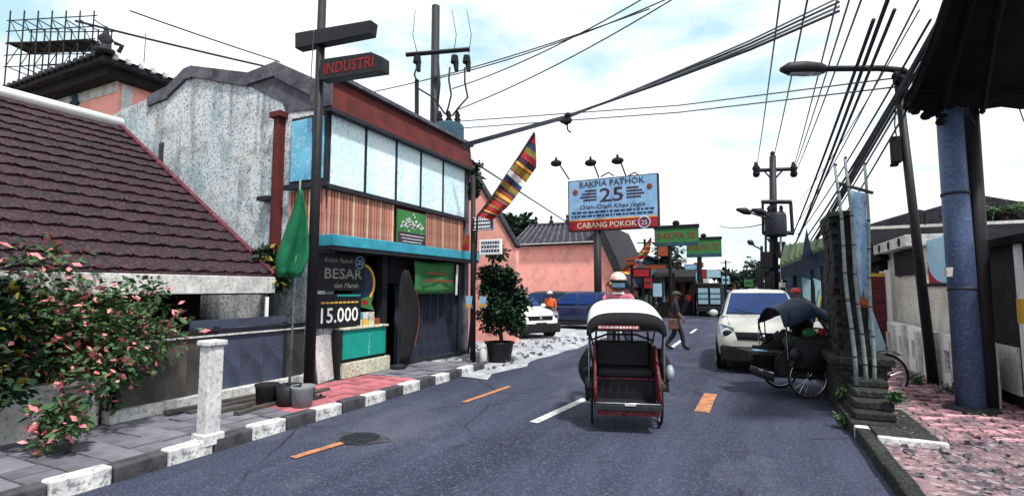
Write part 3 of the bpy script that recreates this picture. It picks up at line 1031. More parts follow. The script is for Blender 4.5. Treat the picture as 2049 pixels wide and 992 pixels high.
# hanging green banner with a pale edge
hb = thing('hanging_banner', 'green hanging banner with faded red print above the blue grey shutter', 'banner', (FXL, 10, 1.7))
rows = []
for j in range(7):
    f = j / 6
    rows.append([V((FXL + .16 + .03 * math.sin(i * 1.2 + j * .5), 9.06 + i * .21, 2.38 - f * .74 - .03 * math.sin(i * .6) * (1 - f))) for i in range(9)])
B().grid(rows).build('cloth', M_boardgreen, hb, smooth=True, solid=.008)
b = B().slab([(FXL + .2, 10.76, 2.36), (FXL + .2, 10.85, 2.36), (FXL + .2, 10.80, 1.6), (FXL + .2, 10.72, 1.6)], (.012, 0, 0))
b.build('edge', M_white, hb)
b = B()
for k in range(10):
    b.bx(FXL + .205, FXL + .21, 9.35 + k * .125, 9.45 + k * .125, 1.90 + .012 * (k % 3), 1.97)
for k in range(6):
    b.bx(FXL + .205, FXL + .21, 9.5 + k * .13, 9.6 + k * .13, 2.09, 2.14)
b.build('print', M_inkred, hb, kind='stuff')
# teardrop banner
td = thing('teardrop_banner', 'dark teardrop banner on a pole at the middle of the shop front', 'banner', (FXL + .35, 8.3, .12))
pts = [(8.32, .16), (8.32, .9), (8.33, 1.6), (8.38, 2.0), (8.50, 2.16)]
B().path([(FXL + .35, a, z) for a, z in pts], [.018, .016, .013, .011, .008], 7).build('pole', M_dark, td)
rows = []
for j in range(13):
    f = j / 12
    z = .22 + f * 1.92
    wd = .70 * math.sin(PI * (.18 + .80 * f) ** 1.12) ** .8 if f < .98 else .06
    x0 = 8.33 + (.05 if f > .85 else 0) + max(0, f - .9) * 1.2
    rows.append([V((FXL + .35 + .04 * math.sin(f * 4 + i), x0 + wd * i / 4, z)) for i in range(5)])
B().grid(rows).build('cloth', M_blackmatt, td, smooth=True, solid=.008)
B().path([r[-1] + V((.006, 0, 0)) for r in rows[2:10]], .012, 5).build('rim', M_inkred, td)
b = B().lathe([(.15, .12), (.16, .2), (.05, .24)], (FXL + .35, 8.33, 0), 14)
b.build('foot', M_dark, td)
# ================================================================== LEFT HOUSE (tiled roof, pale eave, sheet fence)
VY = 6.1
e1 = AY(545, 552, VY)                       # eave corner
rg = AY(234, 250, VY)                       # top of the verge
slope = (rg - e1)
YN = -1.0
lh = thing('low_house', 'low house with dark red tiled roof and pale eave left of the peeling wall', 'house', (e1.x, 4.5, 0))
n_ = V((slope.z, 0, -slope.x)).normalized()
sl = slope.length
ang = math.atan2(slope.z, -slope.x)
b = B().slab([e1, rg, V((rg.x, YN, rg.z)), V((e1.x, YN, e1.z))], -n_ * .08)
b.build('roof', M_rooftile, lh)
tm = B()
prof_t = [(-.15, .0), (-.10, .035), (-.04, .02), (.04, .0), (.10, .02), (.15, .045)]
rows = [[V((s, yy, z + dz)) for yy, z in prof_t] for s, dz in ((0, 0.03), (.42, 0.0))]
tm.grid(rows)
tme = tm.mesh('roof_tile', M_rooftile)
tmr = tm.mesh('roof_tile', M_maroon)
rows_n = int(sl / .36)
cnt = 0
for j in range(rows_n):
    for i in range(24):
        yy = VY - .12 - i * .295
        if yy < 1.2:
            continue
        s = j * .36
        q = e1 + slope.normalized() * s
        if cnt > 298:
            break
        o = piece('roof_tile', tmr if (j < 9 and rng.random() < .8) else tme, lh, V((q.x, yy, q.z)) + n_ * .012, (0, ang + PI, 0))
        o.rotation_euler = Euler((rng.uniform(-.025, .025), ang + rng.uniform(-.02, .02), PI + rng.uniform(-.02, .02)), 'XYZ')
        o.location += n_ * rng.uniform(0, .014)
        cnt += 1
        finish(o)
# verge boards and ridge
B().slab([e1 + V((0, 0, .06)), rg + V((0, 0, .06)), rg + V((0, 0, -.14)), e1 + V((0, 0, -.14))], (0, .10, 0)).build('verge_board', M_maroon, lh)
B().path([rg + V((-.02, .1, .05)), V((rg.x - .02, YN, rg.z + .05))], .13, 8).build('ridge_cap', M_white, lh, smooth=True)
f0 = AX(375, 556, e1.x + .02)
B().bx(e1.x - .12, e1.x + .06, YN, VY + .02, e1.z - .30, e1.z - .02).build('fascia', M_whited, lh, bevel=.01)
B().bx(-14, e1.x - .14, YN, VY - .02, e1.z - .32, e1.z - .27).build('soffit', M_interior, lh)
B().bx(-9.6, -9.45, YN, VY, 0, e1.z - .28).build('front_wall', M_interior, lh)
B().bx(-14, -9.45, VY - .2, VY - .03, 0, 2.2).build('end_wall', M_interior, lh)
p = GR(541, 700, .3)
B().bx(-7.42, -7.32, 6.0, 6.08, .12, e1.z - .32).build('porch_post', M_dark, lh)
B().bx(-7.30, -7.27, 5.80, 5.85, 1.28, 1.62).build('lamp_tube', M_white, lh)
d_ = B().bx(-9.44, -9.38, 3.6, 4.5, .1, 1.65).build('door', M_fencebr, lh)
B().bx(-9.379, -9.33, 4.36, 4.42, .85, .95).build('handle', M_chrome, d_)
# second slope behind the ridge
B().slab([rg, rg + V((-5, 0, -3.2)), V((rg.x - 5, YN, rg.z - 3.2)), V((rg.x, YN, rg.z))], (0, 0, -.1)).build('rear_roof', M_rooftile, lh)

fn = thing('sheet_fence', 'blue grey sheet metal fence under the pale eave on a speckled base', 'fence', (-7.12, 5.4, .12))
fp = B().box((0, 0, 0), (.03, .40, .86)).mesh('fence_panel', M_fencepan)
fpb = B().box((0, 0, 0), (.03, .40, .86)).mesh('fence_panel', M_fencebr)
for i in range(7):
    piece('fence_panel', fpb if i in (0, 1, 2, 6) else fp, fn, (-7.14, 3.85 + i * .405, .70), (0, 0, rng.uniform(-.02, .02)))
B().bx(-7.15, -7.08, 3.6, 6.62, 1.135, 1.165).build('rail', M_dark, fn)
B().bx(-7.15, -7.09, 3.6, 6.62, 1.06, 1.085).build('rail', M_whited, fn)
B().bx(-7.19, -7.155, 4.5, 6.1, 1.17, 1.30).build('top_board', M_fencepan, fn)
for y in (3.62, 4.86, 6.08, 6.6):
    B().bx(-7.175, -7.105, y - .03, y + .03, .12, 1.2).build('fence_post', M_dark, fn)
B().bx(-7.22, -7.02, 3.5, 6.64, .115, .265).build('base', M_whited, fn, bevel=.01)
b = B()
for k, (y0, y1, x) in enumerate(((4.0, 6.0, -6.72), (3.8, 5.6, -6.58), (4.3, 6.2, -6.46), (4.1, 5.4, -6.36))):
    pass
plank = B().box((0, 0, 0), (.10, 1.7, .04)).mesh('plank', M_fencebr)
for k in range(4):
    pl = piece('plank', plank, None, (-6.78 + k * .17, 4.9 + .12 * k, .165 + .012 * (k % 2)), (0, 0, .03 * (k - 1.5))) if False else None
    o = bpy.data.objects.new('plank', plank)
    COL.objects.link(o)
    o.location = (-6.80 + k * .24, 4.9 + .12 * k, .162)
    o.rotation_euler = (0, 0, .06 * (k - 1.5))
    tag(o, ['plank lying closest to the sheet fence on the pavement', 'second plank from the sheet fence on the pavement', 'third plank from the sheet fence on the pavement', 'plank lying closest to the kerb by the sheet fence'][k], 'plank', 'planks on the pavement by the fence')

# white gate pillar and low wall by the bush
gp = thing('gate_pillar', 'dirty white gate pillar beside the flowering bush', 'pillar', (-6.3, 4.05, .1))
q = GR(396, 890, .1)
q = V((q.x - .02, q.y, 0))
B().box((q.x, q.y + .12, .62), (.17, .17, 1.02)).build('shaft', M_whited, gp, bevel=.015)
B().box((q.x, q.y + .12, 1.16), (.22, .22, .06)).build('cap', M_whited, gp, bevel=.015)
B().box((q.x, q.y + .12, .14), (.23, .23, .12)).build('base', M_whited, gp, bevel=.01)
lw = thing('garden_wall', 'low white garden wall behind the flowering bush', 'wall', (-7.4, 3.3, .1))
B().bx(-7.3, -7.16, -1, 3.45, .10, .62).build('wall_body', M_whited, lw, bevel=.01)
B().bx(-7.34, -7.12, -1, 3.45, .62, .68).build('coping', M_whited, lw, bevel=.01)
tree('bougainvillea', 'big bougainvillea bush with pink blossom in front of the low house', 'bush', (-7.6, 3.25, .1), .9, 1.05, 1.35, 1.05, 14000, .085, 21, M_leaf2, k=34, tr=.06, m2=M_bloom)
tree('flowering_bush', 'smaller bush with yellow flowers at the far left edge by the house', 'bush', (-6.95, 2.3, .1), .9, 1.15, .55, .8, 4500, .10, 25, M_leaf, k=16, tr=.05, m2=M_leafy)
tree('garden_tree', 'dark small tree with yellow tips between the low house and the peeling wall', 'tree', (-7.85, 6.42, 0), 1.5, 2.1, .36, .5, 1500, .11, 31, M_leaf, k=12, tr=.05, m2=M_leafy)
tree('verge_plant', 'small green plant on the far left pavement near the bush', 'plant', (-6.15, 2.7, .12), .2, .34, .3, .26, 700, .08, 33, M_leaf2, k=8, tr=.02, m2=M_bloom)

# ================================================================== PINK UPPER HOUSE with ornate eave, scaffolding behind
d0 = 17.5
ec = AD(206, 108, d0)
wc = AD(231, 232, d0 + .9)
uh = thing('pink_house', 'pink upper house with deep black ornate eave and wall scroll at upper left', 'house', (wc.x, wc.y, 0))
B().bx(wc.x - 14, wc.x, wc.y, wc.y + 9, -.05, ec.z - .55).build('wall', M_pink, uh)
B().bx(wc.x - 14, wc.x + .02, wc.y - .03, wc.y + .02, ec.z - .95, ec.z - .55).build('frieze', M_whited, uh)
ex, ey, ez = ec.x, ec.y, ec.z
b = B()
b.slab([(ex, ey, ez), (ex - 15, ey, ez), (ex - 15, ey + 11, ez), (ex, ey + 11, ez)], (0, 0, -.2))
b.build('eave_slab', M_blacktile, uh)
b = B()
b.slab([(ex - .3, ey + .3, ez - .2), (ex - 15, ey + .3, ez - .2), (ex - 15, ey + 11, ez - .2), (ex - .3, ey + 11, ez - .2)], (0, 0, -.35))
b.build('lower_eave', M_blackmatt, uh)
b = B()
hgt = 1.6
b.add([(ex + .1, ey - .1, ez), (ex - 15, ey - .1, ez), (ex - 15, ey + 11, ez), (ex + .1, ey + 11, ez), (ex - 4.5, ey + 4.5, ez + hgt), (ex - 15, ey + 4.5, ez + hgt), (ex - 15, ey + 6, ez + hgt), (ex - 4.5, ey + 6, ez + hgt)],
      [(0, 4, 5, 1), (0, 3, 7, 4), (3, 2, 6, 7), (4, 7, 6, 5)])
b.build('roof', M_blacktile, uh)
et = B().box((0, 0, 0), (.16, .16, .2)).mesh('eave_tile', M_whited)
for i in range(22):
    piece('eave_tile', et, uh, (ex + .06, ey + .35 + i * .42, ez + .02), bevel=.03)
etb = B().box((0, 0, 0), (.18, .18, .2)).mesh('eave_tile', M_blacktile)
for i in range(24):
    piece('eave_tile', etb, uh, (ex - .35 - i * .42, ey - .06, ez + .02), bevel=.03)
b = B().lathe([(.28, 0), (.30, .12), (.16, .2), (.12, .34), (.24, .5), (.10, .7), (.05, .95), (.0, 1.0)], (ex, ey + .05, ez + .05), 12)
b.path([(ex - .42, ey, ez + .1), (ex - .5, ey, ez + .35), (ex - .3, ey, ez + .42)], .07, 6)
b.path([(ex + .35, ey + .3, ez + .1), (ex + .45, ey + .35, ez + .35), (ex + .28, ey + .2, ez + .42)], .07, 6)
b.build('finial', M_blacktile, uh, smooth=True)
# scroll relief on the wall
sc = AY(150, 198, wc.y - .04)
b = B()
for sx in (-1, 1):
    b.path([sc + V((sx * .10 + sx * .32 * math.cos(a) * (1 - a / 9), 0, .16 + .3 * math.sin(a) * (1 - a / 9))) for a in [i * .5 for i in range(12)]], .06, 6)
    b.path([sc + V((sx * .08 + sx * .2 * math.cos(a), 0, -.25 + .2 * math.sin(a))) for a in [i * .5 for i in range(9)]], .055, 6)
b.path([sc + V((0, 0, -.65)), sc + V((0, 0, .55))], [.05, .09], 6)
b.ball(sc + V((0, 0, .6)), .13)
b.build('scroll_relief', M_shopteal, uh, smooth=True)
# street side of the pink house: a window with hood and air conditioner
B().bx(wc.x - .02, wc.x + .06, wc.y + .12, wc.y + .5, ec.z - 2.9, ec.z - .6).build('corner_strip', M_whited, uh)
wf = B().bx(wc.x, wc.x + .08, wc.y + 1.0, wc.y + 2.6, ec.z - 2.3, ec.z - 1.0).build('window', M_interior, uh)
B().bx(wc.x + .08, wc.x + .35, wc.y + 1.5, wc.y + 2.2, ec.z - 1.9, ec.z - 1.3).build('vent_box', M_whited, wf)

sf = thing('scaffold', 'steel tube scaffold standing behind the pink house eave', 'scaffold', (ex - 8, ey + 7, 0))
tb = B().tube((0, 0, 0), (0, 0, 1), 1, n=7).mesh('tube', M_dark)


def rod(me, parent, a, c2, r, name='tube'):
    a, c2 = V(a), V(c2)
    d = c2 - a
    o = piece(name, me, parent, a, d.to_track_quat('Z', 'Y').to_euler(), (r, r, d.length))
    return o


sx0, sx1, sy = AD(18, 60, 27), AD(186, 60, 27), 0
A_, C_ = V((sx0.x, sx0.y, 0)), V((sx1.x, sx1.y, 0))
back = V((-.5, 1.1, 0))
zt_ = AD(180, 20, 27).z
zb_ = AD(180, 150, 27).z
NSC = 6
for k in range(NSC + 1):
    p = A_.lerp(C_, k / NSC)
    rod(tb, sf, p + V((0, 0, zb_ - 3)), p + V((0, 0, zt_)), .035)
    rod(tb, sf, p + back + V((0, 0, zb_ - 3)), p + back + V((0, 0, zt_ - .4)), .035)
    for z in (zb_ + .4, zb_ + 1.7, zb_ + 3.0):
        rod(tb, sf, p + V((0, 0, z)), p + back + V((0, 0, z)), .03)
for z in (zb_ + .4, zb_ + 1.05, zb_ + 1.7, zb_ + 2.4, zb_ + 3.0):
    rod(tb, sf, A_ + V((-.3, 0, z)), C_ + V((.3, 0, z + .15)), .03)
    rod(tb, sf, A_ + back + V((-.3, 0, z)), C_ + back + V((.3, 0, z - .1)), .03)
for k in range(NSC):
    p, q = A_.lerp(C_, k / NSC), A_.lerp(C_, (k + 1) / NSC)
    rod(tb, sf, p + V((0, 0, zb_ + .4)), q + V((0, 0, zb_ + 1.7)), .022, 'brace')
    rod(tb, sf, q + V((0, 0, zb_ + 1.7)), p + V((0, 0, zb_ + 3.0)), .022, 'brace')
B().slab([A_ + V((-.2, 0, zb_ + 1.72)), C_ + V((.2, 0, zb_ + 1.76)), C_ + back + V((.2, 0, zb_ + 1.76)), A_ + back + V((-.2, 0, zb_ + 1.72))], (0, 0, .06)).build('deck', M_fencebr, sf)

# ================================================================== STREET SIGN POST
sp = GR(617, 800, .12)
st = thing('sign_post', 'tall black street post carrying two black direction boards', 'sign', (sp.x, sp.y, .12))
ptop = V((sp.x + .02, sp.y, 6.55))
B().path([V((sp.x, sp.y, .1)), ptop], [.082, .062], 14).build('pole', M_black, st, smooth=True)
b = B().box((sp.x, sp.y, .14), (.34, .34, .05))
for sx in (-1, 1):
    for sy in (-1, 1):
        b.tube((sp.x + sx * .12, sp.y + sy * .12, .16), (sp.x + sx * .12, sp.y + sy * .12, .2), .018, n=6)
b.build('base_plate', M_dark, st)
yb = sp.y - .09
a0, a1, a2, a3 = AY(640, 119, yb), AY(742, 104, yb), AY(765, 114, yb), AY(765, 142, yb)
a4 = AY(640, 161, yb)
bd = B().slab([a4, a3, a2, a1, a0], (0, .16, 0)).build('direction_board', M_black, st, bevel=.008)
mid = (a0 + a1 + a3 + a4) / 4
rt = (a3 - a4).normalized()
text('INDUSTRI', bd, M_signred, AY(697, 131, yb), rt, V((0, -0, 1)).cross(rt).cross(rt) * -1, (a3 - a4).length * .80, .17)
c0, c1, c2, c3 = AY(590, 97, yb), AY(590, 66, yb), AY(742, 40, yb), AY(738, 67, yb)
B().slab([c0, c3, c2, c1], (0, .16, 0)).build('direction_board', M_black, st, bevel=.008)

# green flag on a leaning pole in a bucket
fb = GR(577, 812, .12)
fl = thing('green_flag', 'limp green flag on a thin leaning pole beside the sign post', 'flag', (fb.x, fb.y, .12))
ft = AD(601, 358, 7.0)
B().path([fb + V((0, 0, .1)), ft], [.018, .012], 7).build('pole', M_bamboo, fl, smooth=True)
rows = []
NL = 15
for j in range(NL):
    f = j / (NL - 1)
    yl = 378 + f * 176
    xl = 600 - 62 * (f ** 1.0) * (1 if f < .8 else 1 - (f - .8) * 1.4)
    xr = 604 + 14 * math.sin(f * 2.4)
    if f > .8:
        xr = xr - (f - .8) * 60
    row = []
    for i in range(9):
        g = i / 8
        q = AD(xl + (xr - xl) * g, yl, 6.92 + .07 * math.sin(g * 9 + f * 3) * (.3 + f))
        row.append(q)
    rows.append(row)
B().grid(rows).build('cloth', M_flag, fl, smooth=True, solid=.006)
b = B().lathe([(.12, 0), (.15, .02), (.17, .30), (.15, .30), (.14, .26), (0, .26)], (fb.x, fb.y, .12), 18)
bk = b.build('bucket', M_black, fl, smooth=True)
for k, (dx, dy, m, l) in enumerate(((-.32, -.1, M_blackmatt, 'squat black pot left of the flag bucket'), (.24, .02, M_shopwall, 'small grey pot between the flag bucket and the sign post'))):
    b = B().lathe([(.10, 0), (.13, .02), (.15, .26), (.165, .30), (.13, .30), (.12, .24), (0, .24)], (0, 0, 0), 18)
    o = b.build('plant_pot', m, smooth=True)
    o.location = (fb.x + dx, fb.y + dy, .12)
    tag(o, l, 'pot')
# small white board leaning at the shop corner
o = B().box((0, 0, .40), (.035, .5, .8)).build('leaning_board', M_whited, bevel=.006)
o.location = (-6.72, 6.62, .15)
o.rotation_euler = (0, -.12, .3)
tag(o, 'white mottled board leaning at the shop corner behind the flag', 'board')

# ================================================================== UTILITY POLE behind the shop
pp = AD(869, 250, 15.4)
PX_, PY_ = pp.x, pp.y
up_ = thing('utility_pole', 'utility pole with one crossarm and transformer above the shop roof', 'utility pole', (PX_, PY_, 0))
B().path([(PX_, PY_, -.05), (PX_, PY_, 10.6)], [.15, .125], 14).build('mast', M_dark, up_, smooth=True)
l0, r0 = AD(812, 110, 15.1), AD(940, 99, 15.1)
B().path([l0, r0], .075, 4).build('crossarm', M_dark, up_)
for px in (835, 910, 934):
    a = AD(px, 112, 15.1)
    b = B().tube(a, a + V((0, 0, -.22)), .10, .13, 8)
    b.tube(a + V((.06, 0, -.2)), a + V((.10, -.05, -.52)), .075, .06, 7)
    b.tube(a + V((-.06, 0, -.1)), a + V((.04, -.05, -.48)), .02, n=5)
    fu = b.build('fuse_cutout', M_blackmatt, up_)
b = B().path([AD(834, 160, 15.1), AD(834, 250, 15.1)], [.065, .065], 8)
b.build('conduit', M_dark, up_)
for pts in ([(834, 135), (829, 150), (834, 162)], [(900, 135), (898, 160), (903, 190), (897, 215), (892, 230)], [(930, 135), (930, 165), (936, 195), (918, 215), (905, 232)], [(838, 178), (868, 196), (890, 228)], [(877, 120), (880, 170), (876, 210)]):
    B().path([AD(x, y, 15.0) for x, y in pts], .028, 6).build('lead', M_cable, up_, smooth=True)
tc_ = AD(898, 268, 15.0)
tr_ = B().lathe([(.42, -.75), (.46, -.7), (.46, .2), (.40, .28), (0, .3)], tc_, 18).build('transformer', M_shopteal, up_, smooth=True)
for dx in (-.28, 0, .26):
    a = tc_ + V((dx * .9, dx * .4, .28))
    b = B().lathe([(.07, 0), (.11, .05), (.06, .1), (.11, .16), (.06, .22), (.09, .28), (.03, .42), (0, .44)], a, 9)
    b.build('bushing', M_blackmatt, tr_, smooth=True)
B().bx(tc_.x - .7, tc_.x + .6, tc_.y - .5, tc_.y + .5, tc_.z - .86, tc_.z - .76).build('platform', M_dark, up_)

# vines hanging on the far end of the shop
tree('hanging_creeper', 'dark creeper tangled at the far top corner of the shop', 'plant', (FXL + .1, 11.85, 3.3), 1.6, 1.35, .22, .85, 900, .10, 41, M_leaf, k=10, tr=.04)

# post with two small boards at the end of the shop
po = GR(946, 722, .05)
ps = thing('sign_post', 'dark post with two small white lettered boards at the far shop corner', 'sign', (po.x, po.y, 0))
B().path([(po.x, po.y, 0), (po.x - .02, po.y, AD(944, 292, 9.7).z)], [.07, .055], 10).build('pole', M_black, ps, smooth=True)
for (x0, x1, y0, y1, pale) in ((947, 986, 432, 462, 0), (960, 1004, 478, 510, 1)):
    yy = po.y - .1
    p0, p1 = AY(x0, y1, yy), AY(x1, y0, yy)
    bo = B().bx(p0.x, p1.x, yy - .03, yy + .03, p0.z, p1.z).build('name_board', M_white if pale else M_inkblue, ps, bevel=.006)
    b = B()
    wd, hh = p1.x - p0.x, p1.z - p0.z
    rr = random.Random(int(x0))
    for ln in range(3):
        x = p0.x + wd * .1
        while x < p1.x - wd * .12:
            cw = wd * rr.uniform(.05, .12)
            b.bx(x, x + cw, yy - .036, yy - .031, p0.z + hh * (.17 + .27 * ln), p0.z + hh * (.33 + .27 * ln))
            x += cw + wd * .03
    b.build('lettering', M_inkblue if pale else M_white, bo, kind='stuff')
    if not pale:
        fb_ = B().bx(p0.x + .01, p1.x - .01, yy - .034, yy - .031, p0.z + .01, p0.z + .025)
        fb_.bx(p0.x + .01, p1.x - .01, yy - .034, yy - .031, p1.z - .025, p1.z - .01)
        fb_.build('border', M_white, bo)
    B().bx(p0.x - .05, p0.x + .02, yy - .02, yy + .02, p0.z + .05, p0.z + .09).build('clip', M_dark, ps)
# two notice papers and small red board on the shop end
for i, (x, y, w, h, m, l) in enumerate(((939, 604, .17, .28, M_mask, 'left pale blue notice on the far shop post'), (966, 604, .17, .26, M_mask, 'right pale blue notice beside the potted tree'), (932, 486, .2, .35, M_signorange, 'small orange and yellow board above the far awning corner'))):
    q = AY(x, y, po.y - .16)
    o = B().box((0, 0, 0), (w, .02, h)).build('notice', m)
    o.location = q
    tag(o, l, 'notice')
    B().box((0, -.012, -h * .3), (w * .9, .004, h * .28)).build('print', M_yellow if m is not M_signorange else M_red, o)

# dark pot with bushy tree
pt = GR(1000, 722, .03)
pot = thing('plant_pot', 'big black tapered pot under the bushy dark tree', 'pot', (pt.x, pt.y, .02))
B().lathe([(.24, 0), (.26, .03), (.33, .40), (.36, .42), (.36, .46), (.31, .46), (.29, .40), (0, .40)], (pt.x, pt.y, .03), 22).build('pot_body', M_black, pot, smooth=True)
tree('potted_tree', 'bushy dark green tree in a black pot beyond the shop', 'tree', (pt.x + .05, pt.y, .43), 1.5, 1.22, .52, 1.12, 12000, .10, 51, M_leaf, k=34, tr=.05)
o = B().lathe([(.07, 0), (.09, .02), (.09, .26), (.06, .32), (0, .32)], (0, 0, 0), 12).build('white_jar', M_whited, smooth=True)
q = GR(986, 722, .05)
o.location = (q.x - .12, q.y - .25, .05)
tag(o, 'small white jar standing in front of the big black pot', 'jar')
# ================================================================== FORECOURT, PINK BUILDING, BILLBOARD, FAR LEFT SHOPS
# nearer pink gable
gy = 14.6
pts = [(925, 340), (950, 352), (1032, 492)]
P = [AY(x, y, gy) for x, y in pts]
pg = thing('pink_gable_house', 'narrow pink house with sloping gable edge behind the potted tree', 'house', (P[0].x, gy, 0))
B().slab([V((-11.5, gy, -.05)), V((-11.5, gy, P[0].z + .2)), P[0], P[1], P[2], V((P[2].x, gy, -.05))], (0, .25, 0)).build('gable_wall', M_pink, pg)
b = B().slab([P[1] + V((-.1, -.04, .10)), P[1] + V((.07, -.04, .03)), P[2] + V((.07, -.04, 0)), P[2] + V((.0, -.04, -.06))], (0, .32, 0))
b.build('roof_verge', M_blacktile, pg)
b = B().slab([(-11.5, gy - .45, P[0].z + .12), (P[1].x + .1, gy - .45, P[1].z + .02), (P[1].x - .2, gy - .45, P[1].z + .22), (-11.5, gy - .45, P[0].z + .5)], (0, 1.2, 0))
b.build('roof', M_blacktile, pg)
B().bx(-11.5, AY(938, 400, gy).x, gy - .02, gy - .005, 0, P[0].z - .1).build('side_panel', M_pinkd, pg)
B().bx(-14, P[2].x - 1.6, gy + .26, gy + 2.5, -.05, 3).build('rear_body', M_pinkd, pg)

# large pink building with dark tiled roof
BY = 27.0
ph = thing('pink_hall', 'large pink hall with dark tiled roof behind the billboard post', 'building', (-8, BY, 0))
w0, w1, w2, w3 = AY(985, 497, BY), AY(1207, 487, BY), AY(1243, 572, BY), AY(1250, 640, BY)
B().slab([V((w0.x, BY, -.05)), w0, w1, w2, V((w3.x, BY, -.05))], (0, 7, 0)).build('wall', M_pink, ph)
B().slab([V((w0.x - .1, BY - .3, w0.z)), V((w1.x - .2, BY - .3, w1.z)), V((w1.x - .2, BY - .3, w1.z + .18)), V((w0.x - .1, BY - .3, w0.z + .18))], (0, .28, 0)).build('eave', M_blacktile, ph)
B().bx(w0.x, w1.x - .25, BY - .34, BY - .305, w0.z + .11, w0.z + .17).build('gutter', M_whited, ph)
r0_, r1_, r2_, r3_ = AY(1022, 492, BY - .25), AY(1060, 452, BY + 2.4), AY(1188, 446, BY + 2.4), AY(1212, 488, BY - .25)
b = B()
b.add([r0_, r3_, r2_, r1_, r1_ + V((-1.2, 4, -2)), r2_ + V((1, 4, -2))], [(0, 1, 2, 3), (3, 2, 5, 4)])
b.build('roof', M_blacktile, ph)
b = B()
for k in range(15):
    f = k / 14
    a, c2 = r0_.lerp(r3_, f), r1_.lerp(r2_, f)
    b.path([a + V((0, -.02, .03)), c2 + V((0, -.02, .03))], .055, 4)
b.build('tile_ribs', M_mould, ph, kind='stuff')
B().path([r1_, r2_], .14, 6).build('ridge', M_blacktile, ph)
for k in range(4):
    q = r1_.lerp(r2_, .1 + .25 * k)
    B().lathe([(.12, 0), (.16, .1), (.06, .25), (.1, .4), (0, .55)], q + V((0, 0, .1)), 8).build('finial', M_blacktile, ph)
v0, v1 = AY(1180, 446, BY - .3), AY(1247, 574, BY - .3)
B().slab([v0, v0 + V((.55, 0, .1)), v1 + V((.35, 0, 0)), v1 + V((-.1, 0, -.1)), w1 + V((0, -.3, -.1))], (0, 7.5, 0)).build('side_roof', M_blacktile, ph)
# dark ledge below the pink wall
B().bx(w0.x, w3.x, BY - .6, BY - .02, 0, AY(1150, 592, BY).z).build('plinth', M_blackmatt, ph)

# tree mass behind the pink gable
tree('backyard_tree', 'dark leafy tree showing above the roof left of the billboard', 'tree', (-14.6, 31, 0), 5.0, 6.0, 1.9, 1.3, 1500, .42, 61, M_leaf, k=12, tr=.15)

# ---- billboard
by = 21.6
L0, L1 = AY(1137, 462, by), AY(1317, 350, by)
L0.z -= .05
bbw, bbh = L1.x - L0.x, L1.z - L0.z
zt2 = AY(1228, 354, by).z
bb = thing('billboard', 'blue billboard with a red bottom strip and three lamps on a black post', 'billboard', (AY(1193, 462, by).x, by, 0))
zr = L0.z + bbh * .225
B().bx(L0.x, L1.x, by, by + .30, L0.z, zt2).build('cabinet', M_dark, bb, bevel=.02)
B().bx(L0.x + .06, L1.x - .06, by - .02, by - .002, zr, zt2 - .05).build('face', M_boardblue, bb)
B().bx(L0.x + .06, L1.x - .06, by - .022, by - .003, L0.z + .05, zr - .03).build('red_strip', M_red, bb)
B().bx(L0.x + .06, L1.x - .06, by - .024, by - .003, zr - .03, zr + .02).build('yellow_line', M_yellow, bb)
cx = (L0.x + L1.x) / 2
for f in (.25, .5, .75):
    B().bx(L0.x + bbw * f - .008, L0.x + bbw * f + .008, by - .0215, by - .0205, L0.z + .06, zt2 - .06).build('sheet_seam', M_inkblue, bb)
R_, U_ = V((1, 0, 0)), V((0, 0, 1))
yf = by - .022
fh = zt2 - zr


def tz(f):
    return zr + fh * f


text('BAKPIA PATHOK', bb, M_ink, (cx, yf, tz(.87)), R_, U_, bbw * .72, fh * .15)
text('25', bb, M_ink, (cx, yf, tz(.58)), R_, U_, bbw * .26, fh * .34)
text('Oleh-Oleh Khas Jogja', bb, M_ink, (cx, yf, tz(.29)), R_, U_, bbw * .72, fh * .14, shear=.25)
b = B()
rr = random.Random(5)
for row, zz in ((0, .155), (1, .065)):
    x = L0.x + .2
    while x < L1.x - .3:
        cw = rr.uniform(.06, .26)
        b.bx(x, x + cw, yf - .006, yf - .001, tz(zz), tz(zz) + fh * .05)
        x += cw + .05
b.build('small_print', M_inkblue, bb, kind='stuff')
for s in (-1, 1):
    b = B()
    for k in range(4):
        a, e = cx + s * bbw * .165, cx + s * bbw * (.36 - .035 * abs(k - 1.2))
        b.bx(a, e, yf - .006, yf - .001, tz(.46 + k * .075), tz(.46 + k * .075) + fh * .042)
    b.build('rays', M_ink, bb, kind='stuff')
    b = B()
    b.ball((cx + s * bbw * .41, yf - .01, tz(.70)), (.12, .02, .13), 10, 6)
    b.build('emblem', M_inkred, bb)
text('CABANG POKOK', bb, M_terrazzo, (cx - .25, yf - .004, (L0.z + zr) / 2), R_, U_, bbw * .66, bbh * .11)
text('25', bb, M_mask, (L1.x - .62, yf - .012, (L0.z + zr) / 2), R_, U_, .26, bbh * .09)
B().torus((L1.x - .62, yf - .01, (L0.z + zr) / 2), .24, .03, 'y', 24, 5).build('ring', M_mask, bb)
pz = AY(1193, 462, by)
B().path([(pz.x, by + .15, -.05), (pz.x, by + .15, L0.z + .05)], .17, 14).build('post', M_black, bb, smooth=True)
for (x0, y0, x1, y1) in ((1139, 356, 1118, 327), (1198, 352, 1187, 326), (1252, 348, 1241, 322)):
    a, c2 = AY(x0, y0 + 3, by + .1), AY(x1, y1, by - .75)
    ar = B().path([a, a.lerp(c2, .9), c2], .035, 6).build('lamp_arm', M_black, bb)
    b = B().ball(c2 + V((-.1, -.06, .0)), (.27, .22, .15), 10, 7)
    b.tube(c2 + V((-.1, -.06, .12)), c2 + V((-.1, -.06, .28)), .07, .04, 7)
    b.build('floodlight', M_blackmatt, ar, smooth=True)
